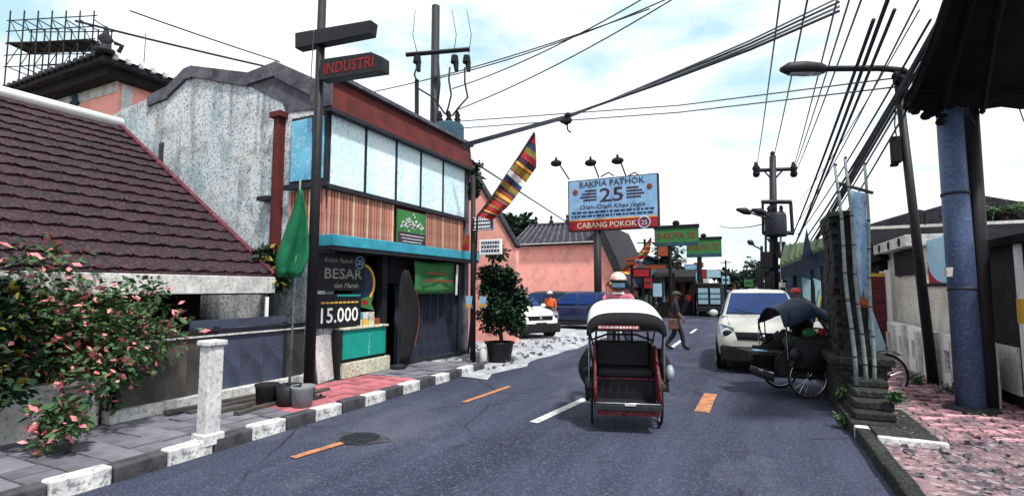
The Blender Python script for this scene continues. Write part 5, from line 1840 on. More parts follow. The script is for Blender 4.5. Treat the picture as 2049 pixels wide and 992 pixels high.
def trishaw(label, loc, rz, hood=True, pitch=0.0, paint=None):
    paint = paint or M_redbecak
    t = thing('trishaw', label, 'trishaw', loc, rz, world=False, group='cycle rickshaws on the street')
    t.rotation_euler = (pitch, 0, rz)
    RW = .33
    for sx in (-1, 1):
        wheel(t, (sx * .43, 0, RW), RW, w=.017)
        # mudguard over the front wheel, bulging outwards
        rows = []
        for j in range(15):
            a = .42 + j * (PI - .05) / 14
            rows.append([V((sx * (.43 + dx), (RW + .055 - abs(dx) * .35) * math.cos(a), RW + (RW + .055 - abs(dx) * .35) * math.sin(a))) for dx in (-.045, -.03, 0, .045, .085)])
        B().grid(rows).build('mudguard', M_black, t, smooth=True, solid=.006)
        # side panel of the cabin
        prof = [(-.42, .34), (.42, .34), (.50, .42), (.46, .62), (.22, .80), (.05, .97), (-.36, 1.02), (-.44, .9)]
        B().slab([V((sx * .372, y, z)) for y, z in prof], (sx * .022, 0, 0)).build('side_panel', paint, t, bevel=.006)
        sp_ = B().path([(sx * .384, .50, .33), (sx * .384, .49, .60), (sx * .384, .26, .82), (sx * .384, .06, 1.0)], .021, 8).build('front_rail', paint, t, smooth=True)
        b = B()
        for k in range(6):
            b.box((sx * .397, -.30 + .12 * k, .56), (.006, .07, .05))
        b.build('ornament', M_brick, t)
        # hoop posts carrying the canopy
        B().path([(sx * .40, .30, .74), (sx * .44, .36, 1.02), (sx * .455, .38, 1.2)], .014, 7).build('canopy_post', M_dark, t, smooth=True)
        B().path([(sx * .40, -.40, .95), (sx * .46, -.42, 1.2)], .014, 7).build('canopy_post', M_dark, t, smooth=True)
        B().tube((sx * .46, .34, .60), (sx * .462, .38, 1.12), .008, n=6).build('stay', M_chrome, t)
        # outer bulging apron behind the mudguard
        rows = []
        for j in range(9):
            f = j / 8
            z = .44 + .50 * f
            rows.append([V((sx * (.40 + .20 * math.sin(PI * (.15 + .7 * f)) * math.sin(PI * (i + .6) / 7.2)), -.34 + i * .1, z)) for i in range(7)])
        B().grid(rows).build('side_apron', M_blackmatt, t, smooth=True, solid=.008)
    # side lamps: a chrome one on the left mudguard
    b = B().ball((-.535, .27, .70), (.055, .085, .10), 14, 10)
    b.build('lamp', M_lamp if hood else M_dark, t, smooth=True)
    b = B().ball((.49, .20, .70), (.035, .05, .05), 12, 8)
    b.build('lamp', M_dark, t, smooth=True)
    # floor, front step and cross bars
    B().bx(-.372, .372, -.40, .52, .30, .335).build('floor', M_blackmatt, t, bevel=.005)
    B().bx(-.40, .40, .525, .555, .285, .345).build('front_bar', M_dark, t, bevel=.006)
    B().path([(-.385, .53, .365), (.385, .53, .365)], .011, 7).build('step_rail', M_chrome, t, smooth=True)
    B().bx(-.37, .37, .515, .523, .22, .29).build('front_apron', paint, t)
    B().bx(-.09, .04, .555, .563, .345, .375).build('badge', M_whited, t)
    B().tube((-.43, 0, RW), (.43, 0, RW), .016, n=8).build('axle', M_dark, t, smooth=True)
    # kick panel under the seat, seat, back
    B().bx(-.37, .37, .10, .125, .335, .60).build('kick_panel', M_vinyl, t)
    b = B()
    for k in range(7):
        b.bx(-.33 + k * .10, -.29 + k * .10, .126, .13, .40, .55)
    b.build('kick_ornament', M_brick, t)
    B().bx(-.365, .365, -.36, .14, .60, .70).build('seat', M_vinyl, t, bevel=.03)
    B().bx(-.36, .36, .118, .140, .585, .603).build('seat_trim', paint, t)
    r = Euler((.14, 0, 0)).to_matrix()
    B().box((0, -.36, .85), (.74, .09, .36), r).build('backrest', M_vinyl, t, bevel=.03)
    b = B()
    for k in range(6):
        b.path([(-.30 + .12 * k, -.302, .71), (-.30 + .12 * k, -.345, 1.01)], .008, 5)
    b.build('backrest_piping', M_dark, t)
    B().path([(-.42, -.47, 1.02), (-.2, -.49, 1.10), (.2, -.49, 1.10), (.42, -.47, 1.02)], .016, 8).build('push_bar', M_dark, t, smooth=True)
    if hood:
        # arched canopy: rear hoop higher than the front one
        def hoop(y, zt, zb, w, n=21):
            out = []
            for i in range(n):
                a = PI * i / (n - 1)
                cx, sz = math.cos(a), math.sin(a)
                e = .62
                out.append(V((-w * math.copysign(abs(cx) ** e, cx), y, zb + (zt - zb) * abs(sz) ** e)))
            return out
        hs = [hoop(.43, 1.44, 1.17, .475), hoop(.30, 1.49, 1.18, .477), hoop(.10, 1.535, 1.19, .477), (hoop(-.15, 1.575, 1.20, .475)), hoop(-.40, 1.595, 1.21, .47), hoop(-.46, 1.57, 1.22, .455)]
        B().grid(hs).build('canopy', M_canvas, t, smooth=True, solid=.008)
        outer = hoop(.437, 1.445, 1.165, .48)
        inner = [V((p.x * .90, .437, 1.17 + max(0, (p.z - 1.165)) * .30 - .02)) for p in outer]
        mid = [(a + c) / 2 + V((0, .015, 0)) for a, c in zip(outer, inner)]
        B().grid([outer, mid, inner]).build('valance', M_blackmatt, t, smooth=True, solid=.010)
        B().grid([[p + V((0, -.02, -.012)) for p in hs[1]], [V((p.x * .96, p.y - .02, 1.13 + (p.z - 1.13) * .62)) for p in hs[2]]]).build('lining', M_blackmatt, t, smooth=True)
        for j, p in enumerate((hs[0], hs[4])):
            B().path([q + V((0, .004 if j == 0 else 0, 0)) for q in p], .012, 6).build('hoop', M_dark, t, smooth=True)
        b = B()
        rr = random.Random(4)
        x = -.14
        while x < .33:
            cw = rr.uniform(.02, .05)
            b.bx(x, x + cw, .4615, .463, 1.253, 1.280)
            x += cw + .012
        b.build('fringe_lettering', M_whited, t, kind='stuff')
        B().bx(-.16, .34, .455, .461, 1.245, 1.287).build('fringe_band', M_red, t)
        B().bx(-.44, .44, .43, .445, 1.215, 1.230).build('front_rod', M_dark, t)
        # rear opening: dark frame bars between back and canopy
        for x in (-.36, -.14, .11, .36):
            B().tube((x, -.44, .98), (x * .97, -.43, 1.28), .015, n=7).build('rear_bar', M_blackmatt, t, smooth=True)
        rows = []
        for j in range(3):
            rows.append([V((-.47 + .94 * i / 10, -.455, 1.60 - .12 * j - (.16 if i in (0, 10) and j == 0 else 0) - (.05 if i in (1, 9) and j == 0 else 0))) for i in range(11)])
        B().grid(rows).build('rear_curtain', M_blackmatt, t, solid=.006)
    # frame, rear wheel, chain
    wheel(t, (0, -1.58, .375), .375)
    B().path([(0, -.30, .36), (0, -.75, .40), (0, -1.0, .42)], .026, 8).build('frame_tube', paint, t, smooth=True)
    B().path([(0, -.98, .36), (0, -1.22, .94), (0, -1.25, 1.06)], .020, 8).build('seat_tube', paint, t, smooth=True)
    B().path([(0, -.45, .86), (0, -.8, .74), (0, -1.17, .80)], .020, 8).build('top_tube', paint, t, smooth=True)
    for sx in (-1, 1):
        B().path([(sx * .02, -1.0, .36), (sx * .06, -1.55, .34)], .012, 6).build('chain_stay', M_dark, t)
        B().path([(sx * .02, -1.20, .86), (sx * .06, -1.55, .34)], .012, 6).build('seat_stay', M_dark, t)
        z = .42 if sx < 0 else .26
        B().path([(sx * .05, -.98, .34), (sx * .06, -.93, z)], .010, 6).build('crank', M_chrome, t)
        B().bx(sx * .07, sx * .17, -.97, -.89, z - .012, z + .012).build('pedal', M_black, t)
    B().lathe([(.02, -.006), (.09, -.006), (.09, .006), (.02, .006)], (.045, -.98, .36), 20, 'x').build('chain_wheel', M_dark, t)
    B().path([(.045, -.98, .45), (.045, -1.55, .385)], .006, 5).build('chain', M_dark, t)
    b = B()
    b.add([(0, -1.10, 1.12), (-.09, -1.33, 1.13), (.09, -1.33, 1.13), (0, -1.36, 1.13), (-.03, -1.15, 1.13), (.03, -1.15, 1.13), (0, -1.25, 1.05)],
          [(0, 4, 1, 3, 2, 5), (0, 6, 4), (4, 6, 1), (1, 6, 3), (3, 6, 2), (2, 6, 5), (5, 6, 0)])
    b.build('saddle', M_vinyl, t, bevel=.012)
    rows = []
    for j in range(9):
        a = .25 + j * 1.2 / 8
        rows.append([V((dx, -1.58 - .42 * math.cos(a + .75), .375 + .42 * math.sin(a + .75))) for dx in (-.05, 0, .05)])
    B().grid(rows).build('rear_mudguard', M_black, t, smooth=True, solid=.005)
    return t


w0 = GR(1184, 846)
w1 = GR(1320, 850)
mid_ = (w0 + w1) / 2
hd = V((.285, -.958, 0))
becak = trishaw('trishaw with white topped canopy rolling towards the viewer in the road', (mid_.x, mid_.y, .012), math.atan2(hd.y, hd.x) - PI / 2)
seated_rider('rider in pink shirt, pale mask and helmet behind the trishaw canopy', becak)

fr = V((.60, 9.80, .0))
rr_ = V((2.08, 10.50, .11))
hd = (fr - rr_).normalized()
bk2 = trishaw('parked trishaw with folded dark blue hood seen from the side by the brick pillar', (fr.x, fr.y, .0), math.atan2(hd.y, hd.x) - PI / 2, hood=False, pitch=0.055, paint=M_brick)
# folded hood of the parked trishaw: a tarpaulin peaked over the cabin
M2 = bk2
rows = []
for j in range(9):
    f = j / 8
    y = .40 - .92 * f
    ridge = 1.40 + .20 * math.exp(-((f - .50) / .30) ** 2)
    row = []
    for i in range(9):
        g = (i - 4) / 4
        row.append(V((g * (.50 - .12 * abs(f - .5)), y, ridge - .20 * g * g - (.10 if abs(i - 4) == 4 else 0) - .012 * math.sin(i * 2.1 + j))))
    rows.append(row)
B().grid(rows).build('folded_hood', M_hood, M2, smooth=True, solid=.012)
for sx in (-1, 1):
    B().path([(sx * .42, -.38, .98), (sx * .44, -.05, 1.46)], .014, 6).build('hood_post', M_dark, M2)
    B().path([(sx * .42, .25, .75), (sx * .40, .32, 1.38)], .012, 6).build('hood_post', M_dark, M2)
# load heaped on the parked trishaw's seat
def on_trishaw(o, q, label, cat, root, group=None):
    o.location = root.matrix_basis @ V(q)
    o.rotation_euler = root.rotation_euler
    tag(o, label, cat, group)


rr = random.Random(12)
items = [(M_blackmatt, (.22, .18, .16), (.05, .1, .9), 'large black bundle filling the parked trishaw seat'),
         (M_brick, (.16, .2, .14), (.16, -.2, 1.12), 'dark brown bundle high under the folded hood'),
         (M_olive, (.14, .16, .12), (-.24, .16, .86), 'olive bundle heaped on the parked trishaw seat'),
         (M_boardgreen, (.10, .11, .09), (-.2, -.15, 1.02), 'green bag on top of the load on the parked trishaw'),
         (M_red, (.05, .06, .07), (-.3, -.3, 1.05), 'small red bag at the back of the parked trishaw load'),
         ]
for m, s, q, l in items:
    b = B().ball((0, 0, 0), s, 14, 10)
    b.v = [p * (1 + .10 * math.sin(p.x * 31 + p.y * 23) + .08 * math.sin(p.z * 37)) for p in b.v]
    on_trishaw(b.build('bundle', m, smooth=True), q, l, 'bundle', bk2, 'bundles on the parked trishaw')
b = B().ball((0, 0, 0), (.10, .10, .17), 14, 10)
b.v = [p * (1 + .10 * math.sin(p.x * 31 + p.y * 23) + .08 * math.sin(p.z * 37)) for p in b.v]
o = b.build('bundle', M_white, smooth=True)
o.location = AD(1634, 662, 8.9)
tag(o, 'white sack tied behind the parked trishaw cabin beside the brick pillar', 'bundle', 'bundles on the parked trishaw')
o = B().box((0, 0, 0), (.5, .8, .05)).build('painted_board', M_brick)
B().box((0, .1, .027), (.2, .2, .004)).build('painting', M_boardblue, o)
on_trishaw(o, (0, .48, .66), 'dark board with small blue painting across the front of the parked trishaw', 'board', bk2)

# pedestrian in the road
q = GR(1354, 702)
standing('person in dark jacket and olive cap walking across the road beyond the trishaw', (q.x, q.y, .01), -PI / 2 + .25, [M_jacket, M_trouser, M_skin, M_blackmatt], stride=.24, cap=M_olive, height=1.66, bag=True)
q = AD(1101, 620, 19.6)
standing('person in bright orange vest standing among the parked cars', (q.x, q.y, .03), PI, [M_vest, M_trouser, M_skin, M_blackmatt], height=1.62, cap=M_whited)
q = AD(1592, 590, 12.4)
standing('person in pale shirt and red cap standing under the green stall roof', (q.x, q.y, .1), PI, [M_skyglass, M_trouser, M_skin, M_blackmatt], height=1.66, cap=M_red)

# ================================================================== CARS
def car(label, loc, rz, paint, hatch=False, name='parked_car', lights=True):
    t = thing(name, label, 'car', loc, rz, world=False, group='cars along the street')
    k = .88 if hatch else 1.0
    hw = .86 if hatch else .90
    st = [(2.10, .34, .60, .62, .66), (2.06, .28, .74, .68, .76), (1.93, .25, .84, .80, .88), (1.60, .24, .90, .90, .985), (1.15, .24, .905, .95, 1.04), (.80, .24, .905, .985, 1.07), (0, .24, .91, 1.0, 1.07), (-1.2, .24, .91, 1.01, 1.08), (-1.75, .26, .90, 1.01, 1.08), (-2.0, .32, .86, .98, 1.06), (-2.08, .40, .78, .88, .96)]
    rows = []
    for y, zb, w, zs, zt in st:
        w = w * hw / .91
        half = [V((w * .80, y * k, zb)), V((w * .97, y * k, zb + .10)), V((w, y * k, (zb + zs) / 2 + .05)), V((w * .985, y * k, zs - .05)), V((w * .93, y * k, zs)), V((w * .80, y * k, zt - .01)), V((w * .40, y * k, zt + .012)), V((0, y * k, zt + .018))]
        rows.append(half + [V((-p.x, p.y, p.z)) for p in half[-2::-1]])
    b = B().grid(rows)
    b.add(rows[0], [tuple(range(len(rows[0])))])
    b.add(rows[-1], [tuple(range(len(rows[-1])))])
    for r0, r1 in zip(rows[:-1], rows[1:]):
        b.add([r0[0], r0[-1], r1[-1], r1[0]], [(0, 1, 2, 3)])
    b.build('body', paint, t, smooth=True)
    # cabin: windscreen, roof, tail
    H = 1.50 if hatch else 1.60
    gs = [(.95, 1.05, .80, 1.04), (.20, H - .07, .64, H - .05), (.0, H - .005, .62, H), (-.8, H, .62, H + .012), (-1.5, H - .03, .60, H - .02), (-1.72, H - .10, .59, H - .09), (-2.0, 1.06, .74, 1.05)]
    rows = []
    for y, zt, w, _ in gs:
        w = w * hw / .91
        rows.append((y * k, zt, w))
    cab = B()
    pr = []
    base = 1.04
    for (y, zt, w) in rows:
        if zt < 1.1:
            pr.append([V((w, y, base - .01)), V((w, y, base)), V((w * .9, y, zt + .004)), V((0, y, zt + .01)), V((-w * .9, y, zt + .004)), V((-w, y, base)), V((-w, y, base - .01))])
        else:
            wb = .83 * hw / .91
            pr.append([V((wb, y, base - .02)), V((w + .03, y, zt - .08)), V((w - .08, y, zt)), V((0, y, zt + .022)), V((-w + .08, y, zt)), V((-w - .03, y, zt - .08)), V((-wb, y, base - .02))])
    cab.grid(pr)
    cab.build('cabin', paint, t, smooth=True)
    # glass, each pane proud of the cabin skin
    y0, y1 = rows[0][0], rows[1][0]
    n_ = V((0, H - .07 - 1.05, y0 - y1)).normalized() * .014
    up_w = n_ * 2.4
    ws = B().slab([V((.70, y0 - .05, 1.085)) + up_w, V((-.70, y0 - .05, 1.085)) + up_w, V((-.585, y1 + .015, H - .09)) + up_w, V((.585, y1 + .015, H - .09)) + up_w], -n_ * 2.6)
    ws.build('windscreen', M_glass, t, bevel=.006)
    yr0, yr1 = rows[-1][0], rows[-2][0]
    n2 = V((0, -(H - .10 - 1.06), yr1 - yr0)).normalized() * .014
    B().slab([V((.62, yr0 + .03, 1.13)), V((-.62, yr0 + .03, 1.13)), V((-.54, yr1 - .01, H - .13)), V((.54, yr1 - .01, H - .13))], n2).build('rear_window', M_glass, t)
    for sx in (-1, 1):
        wb, wt = .842 * hw / .91, .662 * hw / .91
        for a, c2, at, ct in ((.62 * k, -.32 * k, .16 * k, -.32 * k), (-.40 * k, -1.15 * k, -.40 * k, -1.15 * k), (-1.22 * k, -1.72 * k, -1.22 * k, -1.55 * k)):
            B().slab([V((sx * wb, a, 1.075)), V((sx * wb, c2, 1.075)), V((sx * wt, ct, H - .11)), V((sx * wt, at, H - .11))], (sx * .014, 0, .004)).build('side_window', M_glass, t)
        # door seams, handles, sill, mirror
        for yy in (.72, -.36, -1.18):
            B().bx(sx * .905 * hw / .91, sx * .912 * hw / .91, yy * k - .006, yy * k + .006, .36, .96).build('door_seam', M_blackmatt, t)
        for yy in (-.22, -1.05):
            B().bx(sx * .90 * hw / .91, sx * .93 * hw / .91, yy * k - .08, yy * k + .08, .88, .91).build('door_handle', M_dark, t)
        B().bx(sx * .86 * hw / .91, sx * .925 * hw / .91, -1.0 * k, 1.0 * k, .22, .36).build('sill', M_blackmatt, t)
        mi = B().ball((sx * .99 * hw / .91, .62 * k, 1.10), (.10, .06, .075), 12, 8).build('mirror', paint, t, smooth=True)
        B().bx(sx * .93 * hw / .91, sx * 1.06 * hw / .91, .555 * k, .565 * k, 1.05, 1.15).build('mirror_glass', M_glass, mi)
        # wheels and dark arches
        for yy in (1.28 * k, -1.30 * k):
            B().lathe([(.10, -.01), (.385, -.01), (.40, .0), (.385, .01), (.10, .01)], (sx * .902 * hw / .91, yy, .36), 26, 'x').build('wheel_arch', M_blackmatt, t)
            wh = B().lathe([(.20, -.10), (.315, -.10), (.335, -.07), (.335, .07), (.315, .10), (.20, .10)], (sx * .83 * hw / .91, yy, .335), 26, 'x').build('wheel', M_tyre, t, smooth=False)
            b = B().lathe([(.05, -.10), (.21, -.105), (.21, .105), (.05, .10)], (sx * .83 * hw / .91, yy, .335), 20, 'x')
            for q in range(5):
                a = 2 * PI * q / 5
                b.box((sx * .935 * hw / .91, yy + .11 * math.cos(a), .335 + .11 * math.sin(a)), (.02, .05, .18), Euler((a + PI / 2, 0, 0)).to_matrix())
            b.build('hub_cap', M_chrome, wh)
        # lamps
        hl = B().slab([V((sx * .50, 2.0 * k, .66)), V((sx * .80, 1.93 * k, .68)), V((sx * .885, 1.74 * k, .84)), V((sx * .83, 1.76 * k, .92)), V((sx * .54, 1.97 * k, .85))], (0, .05, .03)).build('headlight', M_lamp, t, bevel=.012)
        b = B().ball((sx * .66, 2.02 * k, .765), (.10, .03, .065), 10, 8)
        b.build('bulb', M_dark, hl, smooth=True)
        B().ball((sx * .60, 2.06 * k, .42), (.07, .03, .05), 10, 8).build('fog_lamp', M_lamp, t, smooth=True)
        B().bx(sx * .62 * hw / .91, sx * .84 * hw / .91, -2.07 * k, -2.0 * k, .78, 1.0).build('tail_light', M_red, t, bevel=.01)
    # front: grille with bars, bumper cladding, plate, bonnet lines, wipers
    gr = B().slab([V((.48, 2.075 * k, .64)), V((-.48, 2.075 * k, .64)), V((-.52, 2.02 * k, .79)), V((.52, 2.02 * k, .79))], (0, .035, .01)).build('grille', M_blackmatt, t, bevel=.01)
    for z in (.67, .71, .75):
        B().bx(-.46, .46, 2.10 * k, 2.115 * k, z, z + .012).build('grille_bar', M_dark, gr)
    B().ball((0, 2.12 * k, .715), (.06, .012, .045), 12, 8).build('emblem', M_chrome, gr, smooth=True)
    B().slab([V((.80, 1.98 * k, .22)), V((-.80, 1.98 * k, .22)), V((-.84, 1.98 * k, .53)), V((-.5, 2.10 * k, .55)), V((.5, 2.10 * k, .55)), V((.84, 1.98 * k, .53))][0:2] + [V((-.82, 1.98 * k, .54)), V((.82, 1.98 * k, .54))], (0, .14, 0)).build('front_bumper', M_blackmatt, t, bevel=.05)
    B().bx(-.80, .80, -2.12 * k, -1.98 * k, .30, .58).build('rear_bumper', M_blackmatt, t, bevel=.05)
    pl = B().bx(-.21, .21, 2.125 * k, 2.14 * k, .46, .57).build('number_plate', M_black, t, bevel=.004)
    for sx in (-1, 1):
        B().path([(sx * .62, 1.9 * k, .93), (sx * .66, 1.4 * k, 1.0), (sx * .70, .95 * k, 1.06)], .006, 5).build('bonnet_seam', M_dark, t)
    for x in (-.5, .12):
        B().path([(x, y0 + .03, 1.11), (x + .42, y0 - .06, 1.19)], .009, 5).build('wiper', M_blackmatt, t)
    return t


suv = car('champagne white car facing the viewer beside the parked trishaw', (.17, 13.55, .0), PI + .02, M_carwarm, name='suv')
suv.scale = (1, 1, 1.08)
car('white hatchback parked beyond the potted tree on the pale forecourt', (-8.0, 17.1, .035), -PI / 2 - .62, M_carwhite, hatch=True)
car('navy car parked behind the white hatchback', (-7.1, 21.3, .035), PI / 2 + .1, M_carblue)
car('black car parked in front of the pink hall', (-9.6, 23.6, .035), PI / 2, M_carblack)
car('black hatchback farther along in front of the old shops', (-5.9, 33.5, .03), PI, M_carblack, hatch=True)
# ================================================================== RIGHT SIDE
# brick gate pillar with plinth and steps
gpX, gpY = 1.52, 9.05
ga = thing('gate_pillar', 'dark temple style brick pillar on a ledged plinth by the parked trishaw', 'pillar', (gpX, gpY, .0))
B().bx(1.06, 1.66, 8.45, 9.75, -.02, .70).build('plinth', M_stone, ga, bevel=.015)
B().bx(.99, 1.74, 8.36, 9.83, .70, .80).build('ledge', M_stone, ga, bevel=.012)
B().bx(1.03, 1.70, 8.40, 9.79, .635, .698).build('moulding', M_stone, ga, bevel=.01)
B().bx(1.16, 1.44, 8.54, 9.46, .80, 2.78).build('core', M_blackmatt, ga)
bm_ = B().box((0, 0, 0), (.150, .08, .077)).mesh('brick', M_brick)
bm2 = B().box((0, 0, 0), (.08, .225, .077)).mesh('brick', M_brick)
for c_ in range(25):
    z = .84 + c_ * .079
    out = .02 if c_ in (0, 1, 11, 12, 22) else (.04 if c_ in (23, 24) else 0)
    for i in range(2):
        piece('brick', bm_, ga, (1.225 + i * .152 + (.02 if c_ % 2 else -.02) + rng.uniform(-.006, .006), 8.54 - out + rng.uniform(-.006, .006), z))
    for i in range(4):
        piece('brick', bm2, ga, (1.15 - out + rng.uniform(-.008, .008), 8.62 + i * .228 + (.03 if c_ % 2 else -.02), z))
        if i < 2:
            piece('brick', bm2, ga, (1.45 + out + rng.uniform(-.006, .006), 8.62 + i * .228, z))
B().bx(1.08, 1.52, 8.44, 9.56, 2.79, 2.87).build('cap', M_stone, ga, bevel=.01)
b = B()
for k in range(10):
    b.path([(1.24 + .06 * math.sin(k * 1.4), 8.49, 1.05 + k * .07), (1.32 + .05 * math.sin(k * 1.9), 8.487, 1.08 + k * .07)], .012, 5)
b.build('carving', M_stone, ga, kind='stuff')
steps = [(1.04, 1.54, 7.28, 8.44, .0, .17), (1.10, 1.52, 7.42, 8.44, .172, .26), (1.14, 1.55, 7.62, 8.44, .262, .36), (1.18, 1.58, 7.86, 8.44, .362, .45), (1.22, 1.60, 8.10, 8.44, .452, .54)]
for i, (x0, x1, y0, y1, z0, z1) in enumerate(steps):
    B().bx(x0, x1, y0, y1, z0, z1).build('step', M_stone, ga, bevel=.018)
for (x, y, z, r, sd, l) in ((1.16, 8.3, .3, .16, 91, 'mossy tuft left of the pillar steps'), (1.55, 7.6, .40, .10, 92, 'small weed growing on the pillar steps'), (2.75, 10.2, .12, .22, 93, 'weeds at the foot of the low white fence'), (1.02, 7.6, .06, .12, 94, 'weed at the kerb beside the lowest pillar step'), (2.55, 10.9, .12, .2, 95, 'weeds beside the leaning lamp post foot')):
    tree('weed_tuft', l, 'plant', (x, y, z - .04), .08, .12, r, r * .6, 160, .06, sd, M_leaf2, k=6, tr=.012)

# three leaning bamboo poles with a hanging cloth
by_ = [(1714, 770, 1672, 332, 8.25, 8.35), (1735, 790, 1692, 318, 8.0, 8.2), (1750, 792, 1732, 330, 8.0, 8.3)]
for i, (x0, y0, x1, y1, d0_, d1_) in enumerate(by_):
    a, c2 = AD(x0, y0, 6.62 + .06 * i), AD(x1, y1, 6.95 + .06 * i)
    t = thing('bamboo_pole', ['left leaning pale bamboo pole in front of the brick pillar', 'middle bamboo pole carrying the blue banner by the pillar', 'right bamboo pole behind the hanging blue banner'][i], 'pole', a, group='leaning bamboo poles at the pillar')
    pts_ = [a.lerp(c2, k / 8) + V((.012 * math.sin(k * 1.3), 0, 0)) for k in range(9)]
    B().path(pts_, [.027 - .0011 * k for k in range(9)], 9).build('culm', M_bamboo, t, smooth=True)
    for k in range(1, 8):
        d_ = (c2 - a).normalized()
        B().tube(pts_[k] - d_ * .012, pts_[k] + d_ * .012, .030 - .0012 * k, n=9).build('node_ring', M_bamboo_d, t, smooth=True)
    B().path([c2, c2 + (c2 - a).normalized() * .03], .021, 8).build('tip', M_bamboo_d, t)
bn = thing('blue_banner', 'faded blue banner hanging from a dark crossbar between the bamboo poles', 'banner', AD(1722, 600, 6.98))
B().path([AD(1676, 366, 7.03), AD(1746, 386, 7.03)], .024, 7).build('crossbar', M_bamboo_d, bn)
rows = []
for j in range(13):
    f = j / 12
    y = 380 + f * 214
    xl, xr = 1699 + 22 * f, 1731 + 13 * f
    rows.append([AD(xl + (xr - xl) * i / 6, y + 1.2 * i, 7.0 + .03 * math.sin(i * 1.3 + f * 6)) for i in range(7)])
B().grid(rows).build('cloth', M_bluecloth, bn, smooth=True, solid=.006)
B().grid([[AD(1721 + 16 * i / 4 + .5 * j, 594 + j * 11, 7.0 + .02 * math.sin(i + j)) for i in range(5)] for j in range(3)]).build('lower_print', M_signorange, bn, smooth=True, solid=.006)

# thick blue pole, dark pole beside it
q = GR(1944, 822, .1)
bp_ = thing('steel_pole', 'thick blue steel pole under the black sheet canopy', 'pole', (q.x, q.y, .1))
tp = AD(1893, 150, 7.55)
B().path([V((q.x, q.y, .08)), V((q.x, q.y, .08)).lerp(tp, .5), tp], [.165, .160, .150], 24).build('mast', M_bluepole, bp_, smooth=True)
for f in (.34, .62):
    c = V((q.x, q.y, .08)).lerp(tp, f)
    d = (tp - q).normalized()
    B().tube(c - d * .02, c + d * .02, .168, n=24).build('band', M_dark, bp_, smooth=True)
B().lathe([(.30, 0), (.31, .05), (.24, .09)], (q.x, q.y, .08), 20).build('collar', M_stone, bp_)
b = B()
c = AD(1900, 545, 7.1)
b.bx(c.x - .05, c.x + .06, c.y - .06, c.y + .04, c.z - .06, c.z + .07)
b.build('bracket', M_whited, bp_)
q2 = GR(1978, 822, .1)
dp = thing('dark_pole', 'dark pole standing close to the right of the thick blue pole', 'pole', (q2.x, q2.y, .1))
tp2 = AD(1938, 170, 7.5)
B().path([V((q2.x, q2.y, .08)), tp2], [.115, .10], 12).build('mast', M_black, dp, smooth=True)
# black sheet canopy high at the right, rafters below
cn = thing('sheet_canopy', 'black rusty sheet canopy with ragged lower edge at upper right', 'canopy', AD(1940, 215, 7.4))
low = [(1812, 188), (1822, 200), (1838, 219), (1862, 226), (1885, 214), (1905, 220), (1935, 213), (1965, 219), (2000, 214), (2040, 219), (2075, 214), (2120, 218)]
rows = [[AD(x, y, 7.35) for x, y in low], [AD(1822 + (x - 1812) * .94, 178, 7.25) for x, y in low], [AD(1866 + (x - 1812) * .8, 66, 6.0) for x, y in low], [AD(1908 + (x - 1812) * .7, -60, 4.9) for x, y in low]]
B().grid(rows).build('sheet', M_canopy, cn, solid=.05)
for f in (.1, .4, .7):
    k = int(f * 11)
    B().path([rows[0][k] + V((0, 0, -.05)), rows[2][k] + V((0, 0, -.06)), rows[3][k] + V((0, 0, -.06))], .035, 4).build('rafter', M_canopy, cn)
B().path([rows[1][0] + V((0, .05, -.09)), rows[1][-1] + V((0, .05, -.09))], .05, 4).build('beam', M_canopy, cn)
rr = random.Random(9)
b = B()
for k in range(26):
    x = 1815 + rr.uniform(0, 75)
    y = 196 + (x - 1815) * .45 + rr.uniform(-8, 22)
    b.ball(AD(x, y, 7.4 + rr.uniform(-.1, .1)), (rr.uniform(.04, .1), .06, rr.uniform(.03, .09)), 7, 5)
b.build('torn_edge', M_canopy, cn)
for k in (6, 9, 10):
    B().path([rows[0][k], rows[0][k] + V((.03, 0, -.15)), rows[0][k] + V((.08, 0, -.3 - .08 * (k % 2)))], .008, 5).build('loose_wire', M_cable, cn)

# street lamp on a leaning dark post
q = GR(1868, 768, .1)
sl_ = thing('street_lamp', 'street lamp with long arm on a leaning dark post left of the blue pole', 'street lamp', (q.x, q.y, .1))
tp = AD(1797, 165, 9.0)
B().path([V((q.x, q.y, .05)), tp], [.085, .062], 12).build('post', M_black, sl_, smooth=True)
e0, e1_, e2 = AD(1832, 158, 8.95), AD(1806, 141, 8.95), AD(1650, 138, 8.9)
ar = B().path([e0 + V((.1, 0, -.2)), e0, e1_, AD(1760, 137, 8.9), e2], [.05, .055, .055, .055, .05], 10).build('arm', M_black, sl_, smooth=True)
hd_ = [AD(1650, 139, 8.9), AD(1640, 138, 8.9), AD(1610, 137, 8.88), AD(1578, 138, 8.86), AD(1562, 140, 8.85)]
lh_ = B().path(hd_, [.075, .105, .125, .11, .04], 14).build('lamp_head', M_black, ar, smooth=True)
B().path([p + V((0, 0, -.055)) for p in hd_[1:4]], [.07, .09, .07], 10).build('lamp_lens', M_lamp, lh_, smooth=True)
b = B()
for k in range(16):
    b.ball(AD(1800 + rr.uniform(-14, 20), 170 + rr.uniform(-18, 22), 8.95 + rr.uniform(-.1, .1)), (rr.uniform(.05, .11), .07, rr.uniform(.05, .12)), 7, 5)
b.build('cable_clamp', M_blackmatt, sl_)
c = AD(1798, 300, 9.0)
b = B().bx(c.x - .12, c.x + .03, c.y - .09, c.y + .06, c.z - .24, c.z + .24)
b.bx(c.x - .14, c.x - .02, c.y - .07, c.y + .04, c.z - .30, c.z - .24)
b.build('meter_box', M_blackmatt, sl_, bevel=.02)
B().path([AD(1793, 195, 8.95), AD(1790, 250, 8.95), AD(1795, 282, 8.95)], .012, 5).build('drop_cable', M_cable, sl_)

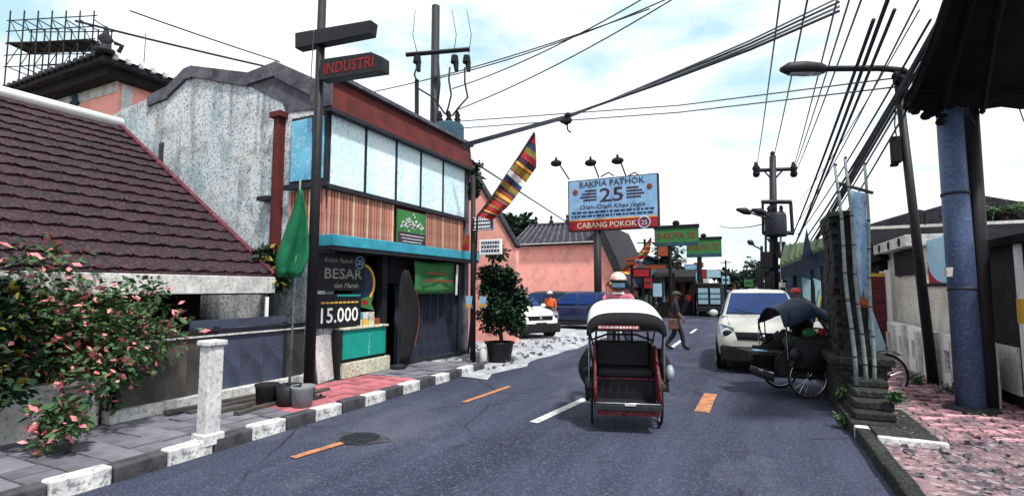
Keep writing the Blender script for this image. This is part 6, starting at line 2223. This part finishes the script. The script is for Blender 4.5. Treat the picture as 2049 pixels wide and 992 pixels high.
# low white fence wall with grilles and pilasters
FX2 = 2.95
lf = thing('fence_wall', 'low white fence wall with square grilles and pilasters right of the lamp post', 'fence', (FX2, 12, .1))
B().bx(FX2, FX2 + .14, 9.4, 14.8, .05, .34).build('lower_wall', M_white, lf)
B().bx(FX2, FX2 + .14, 9.4, 14.8, .72, .98).build('upper_band', M_white, lf)
yy = [9.4, 10.35, 11.3, 12.25, 13.2, 14.15, 14.8]
for i, y in enumerate(yy[:-1]):
    B().bx(FX2 - .07, FX2 + .16, y - .10, y + .10, .05, .93 if i % 2 else 1.0).build('pilaster', M_whited, lf, bevel=.012)
    for s in (.12, .60):
        B().bx(FX2 + .002, FX2 + .138, y + s, y + s + (.14 if s < .3 else .22), .34, .72).build('pier', M_white, lf)
    gr_ = B().bx(FX2 + .08, FX2 + .1, y + .26, y + .6, .34, .72).build('grille', M_blackmatt, lf)
    b = B()
    for k in range(3):
        b.bx(FX2 + .05, FX2 + .075, y + .32 + k * .10, y + .335 + k * .10, .35, .71)
        b.bx(FX2 + .045, FX2 + .07, y + .27, y + .59, .43 + k * .1, .445 + k * .1)
    b.build('bars', M_dark, gr_)
# cream gatehouse wall with a pierced slab
gh = thing('gatehouse', 'cream gatehouse wall with a pierced roof slab behind the low fence', 'gatehouse', (3.4, 14, 0))
B().bx(3.18, 3.5, 12.9, 15.5, -.05, 2.62).build('wall', M_cream, gh, bevel=.01)
B().bx(3.5, 7, 12.9, 15.5, -.05, 2.6).build('body', M_cream, gh)
B().bx(3.12, 3.178, 12.95, 14.6, 2.05, 2.60).build('dark_wall_panel', M_interior, gh)  # near-black panel set on the wall face, just below the roof slab
sb_ = B().bx(2.92, 3.6, 12.7, 15.6, 2.622, 2.86).build('slab', M_whited, gh, bevel=.01)
for k in range(3):
    B().lathe([(.0, -.01), (.095, -.01), (.095, .01), (0, .01)], (2.915, 13.15 + k * .9, 2.74), 14, 'x').build('round_hole', M_blackmatt, sb_)
B().bx(3.02, 3.12, 15.52, 15.62, 0, 2.2).build('corner_post', M_white, gh)
# grey side wall and vinyl board on it
gw = thing('boundary_wall', 'grey stippled boundary wall under the pale blue vinyl board', 'wall', (3.3, 10.9, 0))
B().bx(3.22, 3.42, 10.2, 12.85, -.05, 1.80).build('wall_body', M_cream, gw)
B().bx(3.18, 3.46, 10.2, 12.85, 1.80, 1.86).build('coping', M_blackmatt, gw)
vb = thing('vinyl_board', 'pale blue vinyl board with red corner and brown figures beside the blue pole', 'sign', (3.3, 11.6, 1.86))
B().bx(3.26, 3.30, 10.4, 12.68, 1.862, 2.72).build('panel', M_bluesign, vb)
b = B().slab([V((3.252, 12.66 - .9 * (1 - math.cos(a)) * 1.0, 1.866 + .42 * (1 - math.sin(a)))) for a in [i * PI / 16 for i in range(9)]] + [V((3.252, 12.66, 1.866))], (.004, 0, 0))
b.build('red_corner', M_red, vb)
b = B()
for (y, z, s) in ((11.35, 2.58, .13), (11.2, 2.45, .1), (11.3, 2.28, .14), (11.45, 2.22, .08), (11.25, 2.12, .1), (11.42, 2.02, .06), (11.1, 2.3, .1)):
    b.ball((3.255, y, z), (.006, s, s * .8), 10, 6)
b.build('figures', M_inkred, vb, kind='stuff')
# dark booth at the right edge
bo_ = thing('booth', 'dark booth with pale and yellow post at the right edge behind the poles', 'booth', (3.6, 9.2, 0))
B().bx(3.30, 5.4, 8.2, 10.1, .05, 2.35).build('wall', M_interior, bo_)
B().bx(3.16, 5.5, 8.0, 10.16, 2.352, 2.46).build('roof', M_canopy, bo_)
B().bx(3.24, 3.295, 8.9, 9.0, .1, 2.35).build('post', M_white, bo_)
B().bx(3.235, 3.30, 8.88, 9.02, 1.3, 1.62).build('sleeve', M_yellow, bo_)
B().bx(3.27, 3.298, 8.4, 8.75, 1.5, 2.2).build('poster', M_red, bo_)
B().bx(3.27, 3.298, 9.2, 9.8, .3, .95).build('panel', M_whited, bo_)
# long dark roof behind
rb_ = thing('long_house', 'long dark roofed house behind the gatehouse with pale ridge line', 'house', (6, 17, 0))
z0 = AY(1740, 458, 17).z
x0 = AY(1728, 458, 17).x
b = B().slab([(x0, 15.2, z0 - .95), (x0, 17, z0), (x0, 20, z0 - 1.2)], (12, 0, 0))
b.build('roof', M_canopy, rb_)
B().bx(x0 + .1, x0 + 12, 15.9, 20, -.05, z0 - .76).build('wall', M_interior, rb_)
B().bx(x0 - .03, x0 + 12, 16.95, 17.05, z0 - .02, z0 + .06).build('ridge', M_whited, rb_)
B().bx(x0 + 1.0, x0 + 12, 15.1, 15.19, z0 - 1.02, z0 - .90).build('red_gutter', M_pinkd, rb_)
B().path([AY(1851, 450, 17), AY(1851, 426, 17)], .06, 6).build('chimney_pipe', M_black, rb_)
# maroon gate leaf, white board beside
mg = thing('gate_leaf', 'maroon slatted gate leaf in a white frame behind the blue banner', 'gate', (2.75, 15.0, 0))
g0, g1 = AY(1745, 664, 15.0), AY(1771, 548, 15.0)
sl2 = B().box((0, 0, 0), (.07, .04, g1.z - .35)).mesh('slat', M_redbecak)
for k in range(5):
    piece('slat', sl2, mg, (g0.x + .05 + k * (g1.x - g0.x - .1) / 4, 15.0, (g1.z - .35) / 2 + .3))
B().bx(g0.x - .05, g1.x + .04, 14.97, 15.05, g1.z - .06, g1.z + .02).build('frame_top', M_yellow, mg)
B().bx(g1.x, g1.x + .09, 14.95, 15.06, .1, g1.z + .1).build('frame_post', M_white, mg)
wb_ = AY(1712, 600, 14.2)
wbo = thing('white_screen', 'plain white sloping screen behind the bamboo poles', 'screen', (wb_.x, 14.2, 0))
B().slab([AY(1722, 570, 14.3), AY(1742, 610, 14.3), AY(1772, 690, 14.3), AY(1772, 740, 14.3), AY(1712, 740, 14.3)], (0, .06, 0)).build('sheet', M_skyglass, wbo)
B().path([AY(1712, 750, 14.34), AY(1722, 565, 14.34)], .03, 6).build('stay', M_dark, wbo)

# green roofed stall
stl = thing('stall', 'stall with mossy green sloping roof and white hanging panels beyond the trishaw', 'stall', AD(1610, 640, 13.5))
g_ = [AD(1562, 530, 14.2), AD(1650, 492, 12.6), AD(1655, 478, 14.2), AD(1572, 490, 16.5)]
B().slab(g_, (0, 0, -.08)).build('roof', M_awngreen, stl)
b = B()
for k in range(9):
    f = k / 8
    b.path([g_[0].lerp(g_[1], f) + V((0, 0, .02)), g_[3].lerp(g_[2], f) + V((0, 0, .02))], .03, 4)
b.build('roof_ribs', M_awngreen, stl)
B().slab([g_[0] + V((0, 0, -.08)), g_[1] + V((0, 0, -.08)), g_[1] + V((0, 0, -.48)), g_[0] + V((0, 0, -.42))], (0, .05, 0)).build('valance', M_hood, stl)
for (x, d) in ((1592, 14.0), (1628, 13.2), (1648, 12.9)):
    q = AD(x, 600, d)
    B().path([(q.x, q.y, .05), (q.x, q.y, 2.4)], .045, 7).build('post', M_blackmatt, stl)
B().slab([AD(1604, 554, 13.8), AD(1622, 560, 13.8), AD(1622, 602, 13.8), AD(1607, 594, 13.8)], (0, .02, 0)).build('hanging_panel', M_skyglass, stl)
B().slab([AD(1627, 556, 13.2), AD(1648, 564, 13.2), AD(1634, 640, 13.2), AD(1630, 610, 13.2)], (0, .02, 0)).build('hanging_panel', M_skyglass, stl)
B().path([AD(1649, 562, 13.1), AD(1632, 646, 13.1)], .02, 6).build('yellow_stay', M_yellow, stl)
B().bx(g_[0].x + .3, g_[0].x + 4.5, g_[0].y + 2.6, g_[0].y + 2.8, -.05, 2.9).build('back_wall', M_shopteal, stl)
for k in range(3):
    B().bx(g_[0].x + .2 + k * .5, g_[0].x + .62 + k * .5, g_[0].y + .5, g_[0].y + 1.1, .05, .85 + .2 * (k % 2)).build('crate', [M_signorange, M_shopteal, M_yellow][k], stl)
b = B().slab([AD(1604, 520, 13.0), AD(1626, 512, 13.0), AD(1614, 455, 13.0)], (0, .05, 0))
o = b.build('dark_pennant', M_hood)
tag(o, 'dark triangular pennant standing above the green stall roof', 'flag')

# right row of shops behind
for i, (y0, y1, h, m, l) in enumerate(((20.5, 27, 3.4, M_shopwall, 'grey shop beyond the long dark roofed house on the right'), (27.3, 36, 3.9, M_shopteal, 'teal shop behind the transformer pole on the right'), (36.4, 50, 3.5, M_brick, 'dark shop on the right far beyond the transformer pole'), (50.5, 80, 3.9, M_shopwall, 'last grey shop on the far right side of the street'))):
    x = 2.6 + .2 * (i % 2)
    t = thing('shop', l, 'shop', (x, (y0 + y1) / 2, 0), group='shops along the far right side')
    B().bx(x, x + 8, y0, y1, -.05, h).build('wall', m, t)
    B().slab([(x - .4, y0 - .2, h), (x + 4, y0 - .2, h + 1.3), (x + 8.3, y0 - .2, h)], (0, y1 - y0 + .4, 0)).build('roof', M_blacktile, t)
    B().slab([(x - 1.1, y0 + .2, 2.3), (x, y0 + .2, 2.7), (x, y0 + .2, 2.62), (x - 1.1, y0 + .2, 2.22)], (0, y1 - y0 - .4, 0)).build('awning', M_awngreen if i % 2 else M_hood, t)
    for k in range(3):
        a = y0 + (y1 - y0) * (k + .12) / 3
        c2 = y0 + (y1 - y0) * (k + .85) / 3
        f = B().bx(x - .05, x - .002, a, c2, .1, 2.1).build('shop_opening', M_interior, t)
        B().bx(x - .08, x - .052, a + .2, a + (c2 - a) * .5, .3, 1.8).build('shutter', M_skyglass if k % 2 else M_shutter, f)
    B().bx(x - .12, x - .01, y0 + 1, y1 - 1, 2.8, h - .1).build('signboard', [M_signorange, M_whited, M_red, M_boardblue][i], t)
# palm at the right edge
q = AD(2010, 470, 15)
pm = thing('palm_tree', 'palm fronds showing at the right edge behind the dark pole', 'palm', (q.x, q.y, 0))
B().path([(q.x, q.y, -.05), (q.x + .1, q.y, 2.2), (q.x, q.y, 4.1)], [.17, .13, .11], 10).build('trunk', M_bark, pm, smooth=True)
b = B()
rr = random.Random(17)
for k in range(15):
    a = k * 2.4
    c0_ = V((q.x, q.y, 4.1))
    d = V((math.cos(a), math.sin(a), 0))
    pts_ = [c0_ + d * (1.9 * f) + V((0, 0, .9 * f * rr.uniform(.6, 1.2) - 1.5 * f * f)) for f in [i / 7 for i in range(8)]]
    b.path(pts_, [.02 - .002 * i for i in range(8)], 4)
    s = d.cross(V((0, 0, 1)))
    for i in range(1, 8):
        for sg_ in (-1, 1):
            for hh in (0, .5):
                p = pts_[i - 1].lerp(pts_[i], hh)
                e = p + s * sg_ * .5 * (1 - .06 * i) + d * .3 + V((0, 0, -.18))
                b.add([p - d * .035, p + d * .035, e], [(0, 1, 2)])
b.build('crown', M_leaf2, pm)

# ---- transformer pole down the street
q = AD(1547, 578, 28)
tp_ = thing('transformer_pole', 'dark transformer pole with crossarm and platform down the right side', 'utility pole', (q.x, q.y, 0))
top_ = AD(1546, 312, 28)
B().path([(q.x, q.y, -.05), top_], [.26, .17], 14).build('mast', M_dark, tp_, smooth=True)
B().path([AD(1511, 341, 28), AD(1590, 338, 28)], .11, 4).build('crossarm', M_dark, tp_)
for x in (1513, 1588):
    B().lathe([(.12, -.35), (.2, -.2), (.15, 0), (.22, .15), (.12, .32), (.08, .5), (0, .52)], AD(x, 342, 28), 9).build('insulator', M_blackmatt, tp_, smooth=True)
B().lathe([(.1, 0), (.16, .1), (.1, .25), (.15, .35), (0, .5)], top_ - V((0, 0, .2)), 9).build('insulator', M_blackmatt, tp_, smooth=True)
for x in (1528, 1566):
    B().path([AD(x, 341, 27.9), AD(1547, 362, 27.9)], .05, 4).build('strut', M_dark, tp_)
for y, x0_, x1_ in ((404, 1524, 1583), (466, 1526, 1588)):
    B().path([AD(x0_, y, 27.8), AD(x1_, y, 27.8)], .12, 4).build('platform_beam', M_dark, tp_)
B().path([AD(1582, 404, 27.8), AD(1586, 466, 27.8)], .09, 4).build('platform_upright', M_dark, tp_)
B().path([AD(1526, 404, 27.8), AD(1527, 466, 27.8)], .07, 4).build('platform_upright', M_dark, tp_)
tcn = AD(1552, 448, 27.6)
t2 = B().lathe([(.52, -.7), (.55, -.6), (.55, .45), (.48, .6), (0, .62)], tcn, 18).build('transformer', M_dark, tp_, smooth=True)
for dx in (-.3, 0, .3):
    B().lathe([(.08, 0), (.13, .08), (.07, .16), (.12, .24), (.05, .42), (0, .44)], tcn + V((dx, 0, .6)), 8).build('bushing', M_blackmatt, t2, smooth=True)
for (x, y) in ((1535, 520), (1562, 500), (1540, 560), (1565, 560)):
    c = AD(x, y, 27.5)
    B().box(c, (.5, .3, .9)).build('cable_box', M_blackmatt, tp_, bevel=.03)
B().path([AD(1562, 470, 27.4), AD(1565, 640, 27.4)], .06, 6).build('riser', M_whited, tp_)
for (x0_, y0_, x1_, y1_, d) in ((1478, 420, 1545, 440, 27.5), (1508, 421, 1545, 438, 26.5)):
    arm = B().path([AD(x1_, y1_, d), AD(x0_ + 18, y0_ + 4, d), AD(x0_, y0_, d)], [.05, .05, .03], 6).build('lamp_arm', M_black, tp_)
    B().path([AD(x0_ + 24, y0_ + 6, d), AD(x0_ + 12, y0_ + 2, d), AD(x0_ - 4, y0_ - 1, d)], [.12, .2, .08], 9).build('lamp_head', M_black, arm, smooth=True)
# further lamp posts
for i, (px, d, top_y, lx, ly, l) in enumerate(((1524, 42, 492, 1500, 484, 'thin lamp post just left of the transformer pole'), (1518, 60, 524, 1500, 528, 'more distant lamp post with small drooping head'), (1532, 52, 470, 1540, 480, 'slim post tucked behind the transformer pole'))):
    q = AD(px, 578, d)
    t = thing('lamp_post', l, 'lamp post', (q.x, q.y, 0), group='distant lamp posts on the right')
    tt = AD(px, top_y, d)
    B().path([(q.x, q.y, 0), tt], [.16, .11], 8).build('post', M_black, t)
    ar = B().path([tt + V((0, 0, -.3)), AD(lx + 10, ly + 8, d), AD(lx, ly, d)], .07, 5).build('arm', M_black, t)
    B().path([AD(lx + 8, ly + 5, d), AD(lx + 2, ly + 1, d), AD(lx - 4, ly - 2, d)], [.1, .26, .1], 8).build('lamp_head', M_black, ar)

# ================================================================== OVERHEAD CABLES
def cable(label, pts, r, m=None, group=None, sag=0.0, n=14):
    P = [AD(*p) for p in pts]
    if len(P) == 2:
        P = [P[0].lerp(P[1], k / n) - V((0, 0, sag * 4 * (k / n) * (1 - k / n))) for k in range(n + 1)]
    o = B().path(P, r, 6).build('overhead_cable', m or M_cable, smooth=True)
    tag(o, label, 'cable', group)
    return o


G1 = 'cables running along the right side overhead'
L1_ = 'slim overhead cable running along the right side to the transformer pole'
SLIM = ((1514, 335, 1566, -40, 8.5, 0.018), (1548, 314, 1628, -60, 8.5, 0.021), (1588, 335, 1690, -60, 8.5, 0.0195), (1590, 338, 1718, -60, 8.2, 0.0195), (1592, 345, 1738, -40, 8.0, 0.0195))
NTH = ['leftmost', 'second from left', 'third from left', 'fourth from left', 'fifth from left', 'sixth from left', 'rightmost']


def nth(k, n):
    return NTH[k] if k < n - 1 else NTH[-1]


for k_, (x0_, y0_, x1_, y1_, d1, r) in enumerate(SLIM):
    cable(nth(k_, 5) + ' of the slim grey overhead cables from the transformer pole crossarm', [(x0_, y0_, 27.9), (x1_, y1_, d1)], r, M_cablel, G1, .10)
G2 = 'heavy low cables along the right side'
L2_ = 'dark heavy cable sloping from the stall up past the lamp arm'
for k_, (x0_, y0_, x1_, y1_, d1, r) in enumerate(((1592, 486, 1780, -10, 7.2, 0.033), (1586, 470, 1748, 40, 7.5, 0.03), (1586, 500, 1790, 20, 7.0, 0.027), (1610, 480, 1900, 10, 6.6, 0.033), (1604, 508, 1885, 30, 6.7, 0.033), (1588, 545, 1872, 60, 6.8, 0.036), (1600, 530, 1935, -30, 6.3, 0.027))):
    cable(['heavy cable nearest the transformer pole at its lower end', 'heavy cable crossing the lamp head arm near its head', 'heavy cable crossing the middle of the lamp arm', 'heavy cable passing above the lamp clamp towards the canopy', 'heavy cable just under the lamp clamp beside the canopy edge', 'lowest heavy cable, starting down by the green stall roof', 'rightmost heavy cable running in under the black canopy'][k_], [(x0_, y0_, 27), (x1_, y1_, d1)], r, M_cable, G2, .12)
cable('thin slack cable dropping behind the lamp arm to the transformer pole', [(1600, 400, 26), (1840, 20, 7.5)], .012, M_cablel, None, .25)
for k_, (x0_, y0_, x1_, y1_, r) in enumerate(((1600, 440, 1838, 0, .016), (1596, 470, 1862, 40, .02), (1620, 500, 1925, 0, .024), (1612, 545, 1895, 80, .02))):
    cable(['slack heavy cable between the lamp arm middle and the canopy', 'heavy cable meeting the lamp post top from below', 'heavy cable nearest the canopy edge at its upper end', 'heavy cable sagging lowest behind the lamp post top'][k_], [(x0_, y0_, 27), (x1_, y1_, 7)], r, M_cable if k_ % 2 else M_cablel, G2, .2)
G3 = 'heavy cable bundle crossing the street'
L3_ = 'dark cable of the heavy bundle crossing the street to the shop corner'
for k in range(4):
    cable(['lowest dark strand of the heavy bundle crossing the street', 'second strand from below in the crossing bundle', 'third strand from below in the crossing bundle', 'topmost grey strand of the heavy crossing bundle'][k], [(925, 289 + k * 2, 12.6), (1135, 232 + k * 1.5, 12.2), (1320, 168 - k * 3, 11.6), (1500, 100 - k * 6, 10.8), (1680, 22 - k * 9, 10)], .030 - .003 * k, M_cable if k % 2 == 0 else M_cablel, G3)
b = B()
c = AD(1134, 236, 12.2)
for k in range(9):
    b.ball(c + V((rr.uniform(-.12, .12), rr.uniform(-.05, .05), rr.uniform(-.18, .06))), (.08, .06, .07), 7, 5)
b.path([c, c + V((.02, 0, -.3)), c + V((.1, 0, -.38))], .02, 5)
o = b.build('cable_joint', M_blackmatt)
tag(o, 'dark knot of a cable joint hanging from the crossing bundle', 'cable joint')
G4 = 'paired cables crossing the street low'
for k, (y0_, y1_) in enumerate(((243, 156), (257, 174))):
    cable(['upper thin cable crossing the street to the near street lamp', 'lower thin cable crossing the street to the near street lamp'][k], [(918, y0_, 14.5), (1360, y0_ - 32, 12), (1795, y1_, 9.0)], .015, M_cablel, G4)
G5 = 'cables rising from the utility pole'
L5_ = 'cable rising from behind the shop roof towards the top of the picture'
for k_, (x0_, y0_, d0_, x1_, y1_, d1) in enumerate(((732, 187, 17, 1300, 18, 12), (872, 158, 15.3, 1340, -4, 12), (905, 178, 15.2, 1300, -10, 11.5), (915, 220, 15, 1380, -22, 11))):
    cable(['long cable coming in left of the utility pole conduit', 'cable leaving the utility pole mast just below its crossarm', 'cable leaving by the hanging leads of the utility pole', 'lowest cable rising from beside the transformer bushings'][k_], [(x0_, y0_, d0_), (x1_, y1_, d1)], .016, M_cable, G5, .18)
cable('dark guy cable slanting down from the shop roof to the billboard', [(938, 318, 12.5), (1138, 447, 21.5)], .022, M_cable)
G6 = 'thick cables over the peeling wall'
cable('lower thick cable passing over the pink house finial', [(150, 42, 12), (548, 137, 14.5)], .028, M_cable, G6, .02)
cable('upper cable passing over the mouldy cornice', [(260, 22, 12), (560, 124, 14.5)], .018, M_cable, G6, .02)
cable('thin vertical drop wire above the peeling wall', [(292, 66, 12.6), (288, 125, 12.6)], .012, M_cablel)
cable('thin vertical drop wire just left of the sign post', [(628, 60, 7.4), (622, 160, 7.6)], .007, M_cablel)
G7 = 'leads above the utility pole crossarm'
for x in (835, 908, 938):
    cable({835: 'thin lead above the left end of the utility pole crossarm', 908: 'thin lead above the middle fuse of the crossarm', 938: 'thin lead above the right end of the crossarm'}[x], [(x, 108, 15.1), (x - 9 + (x > 900) * 14, 70, 15.1), (x - 4, 20, 15.0)], .012, M_cablel, G7)
cable('far thin pair of cables sagging left of the transformer pole', [(1440, 452, 45), (1528, 448, 28)], .035, M_cablel, None, .2)
bpy.context.view_layer.update()
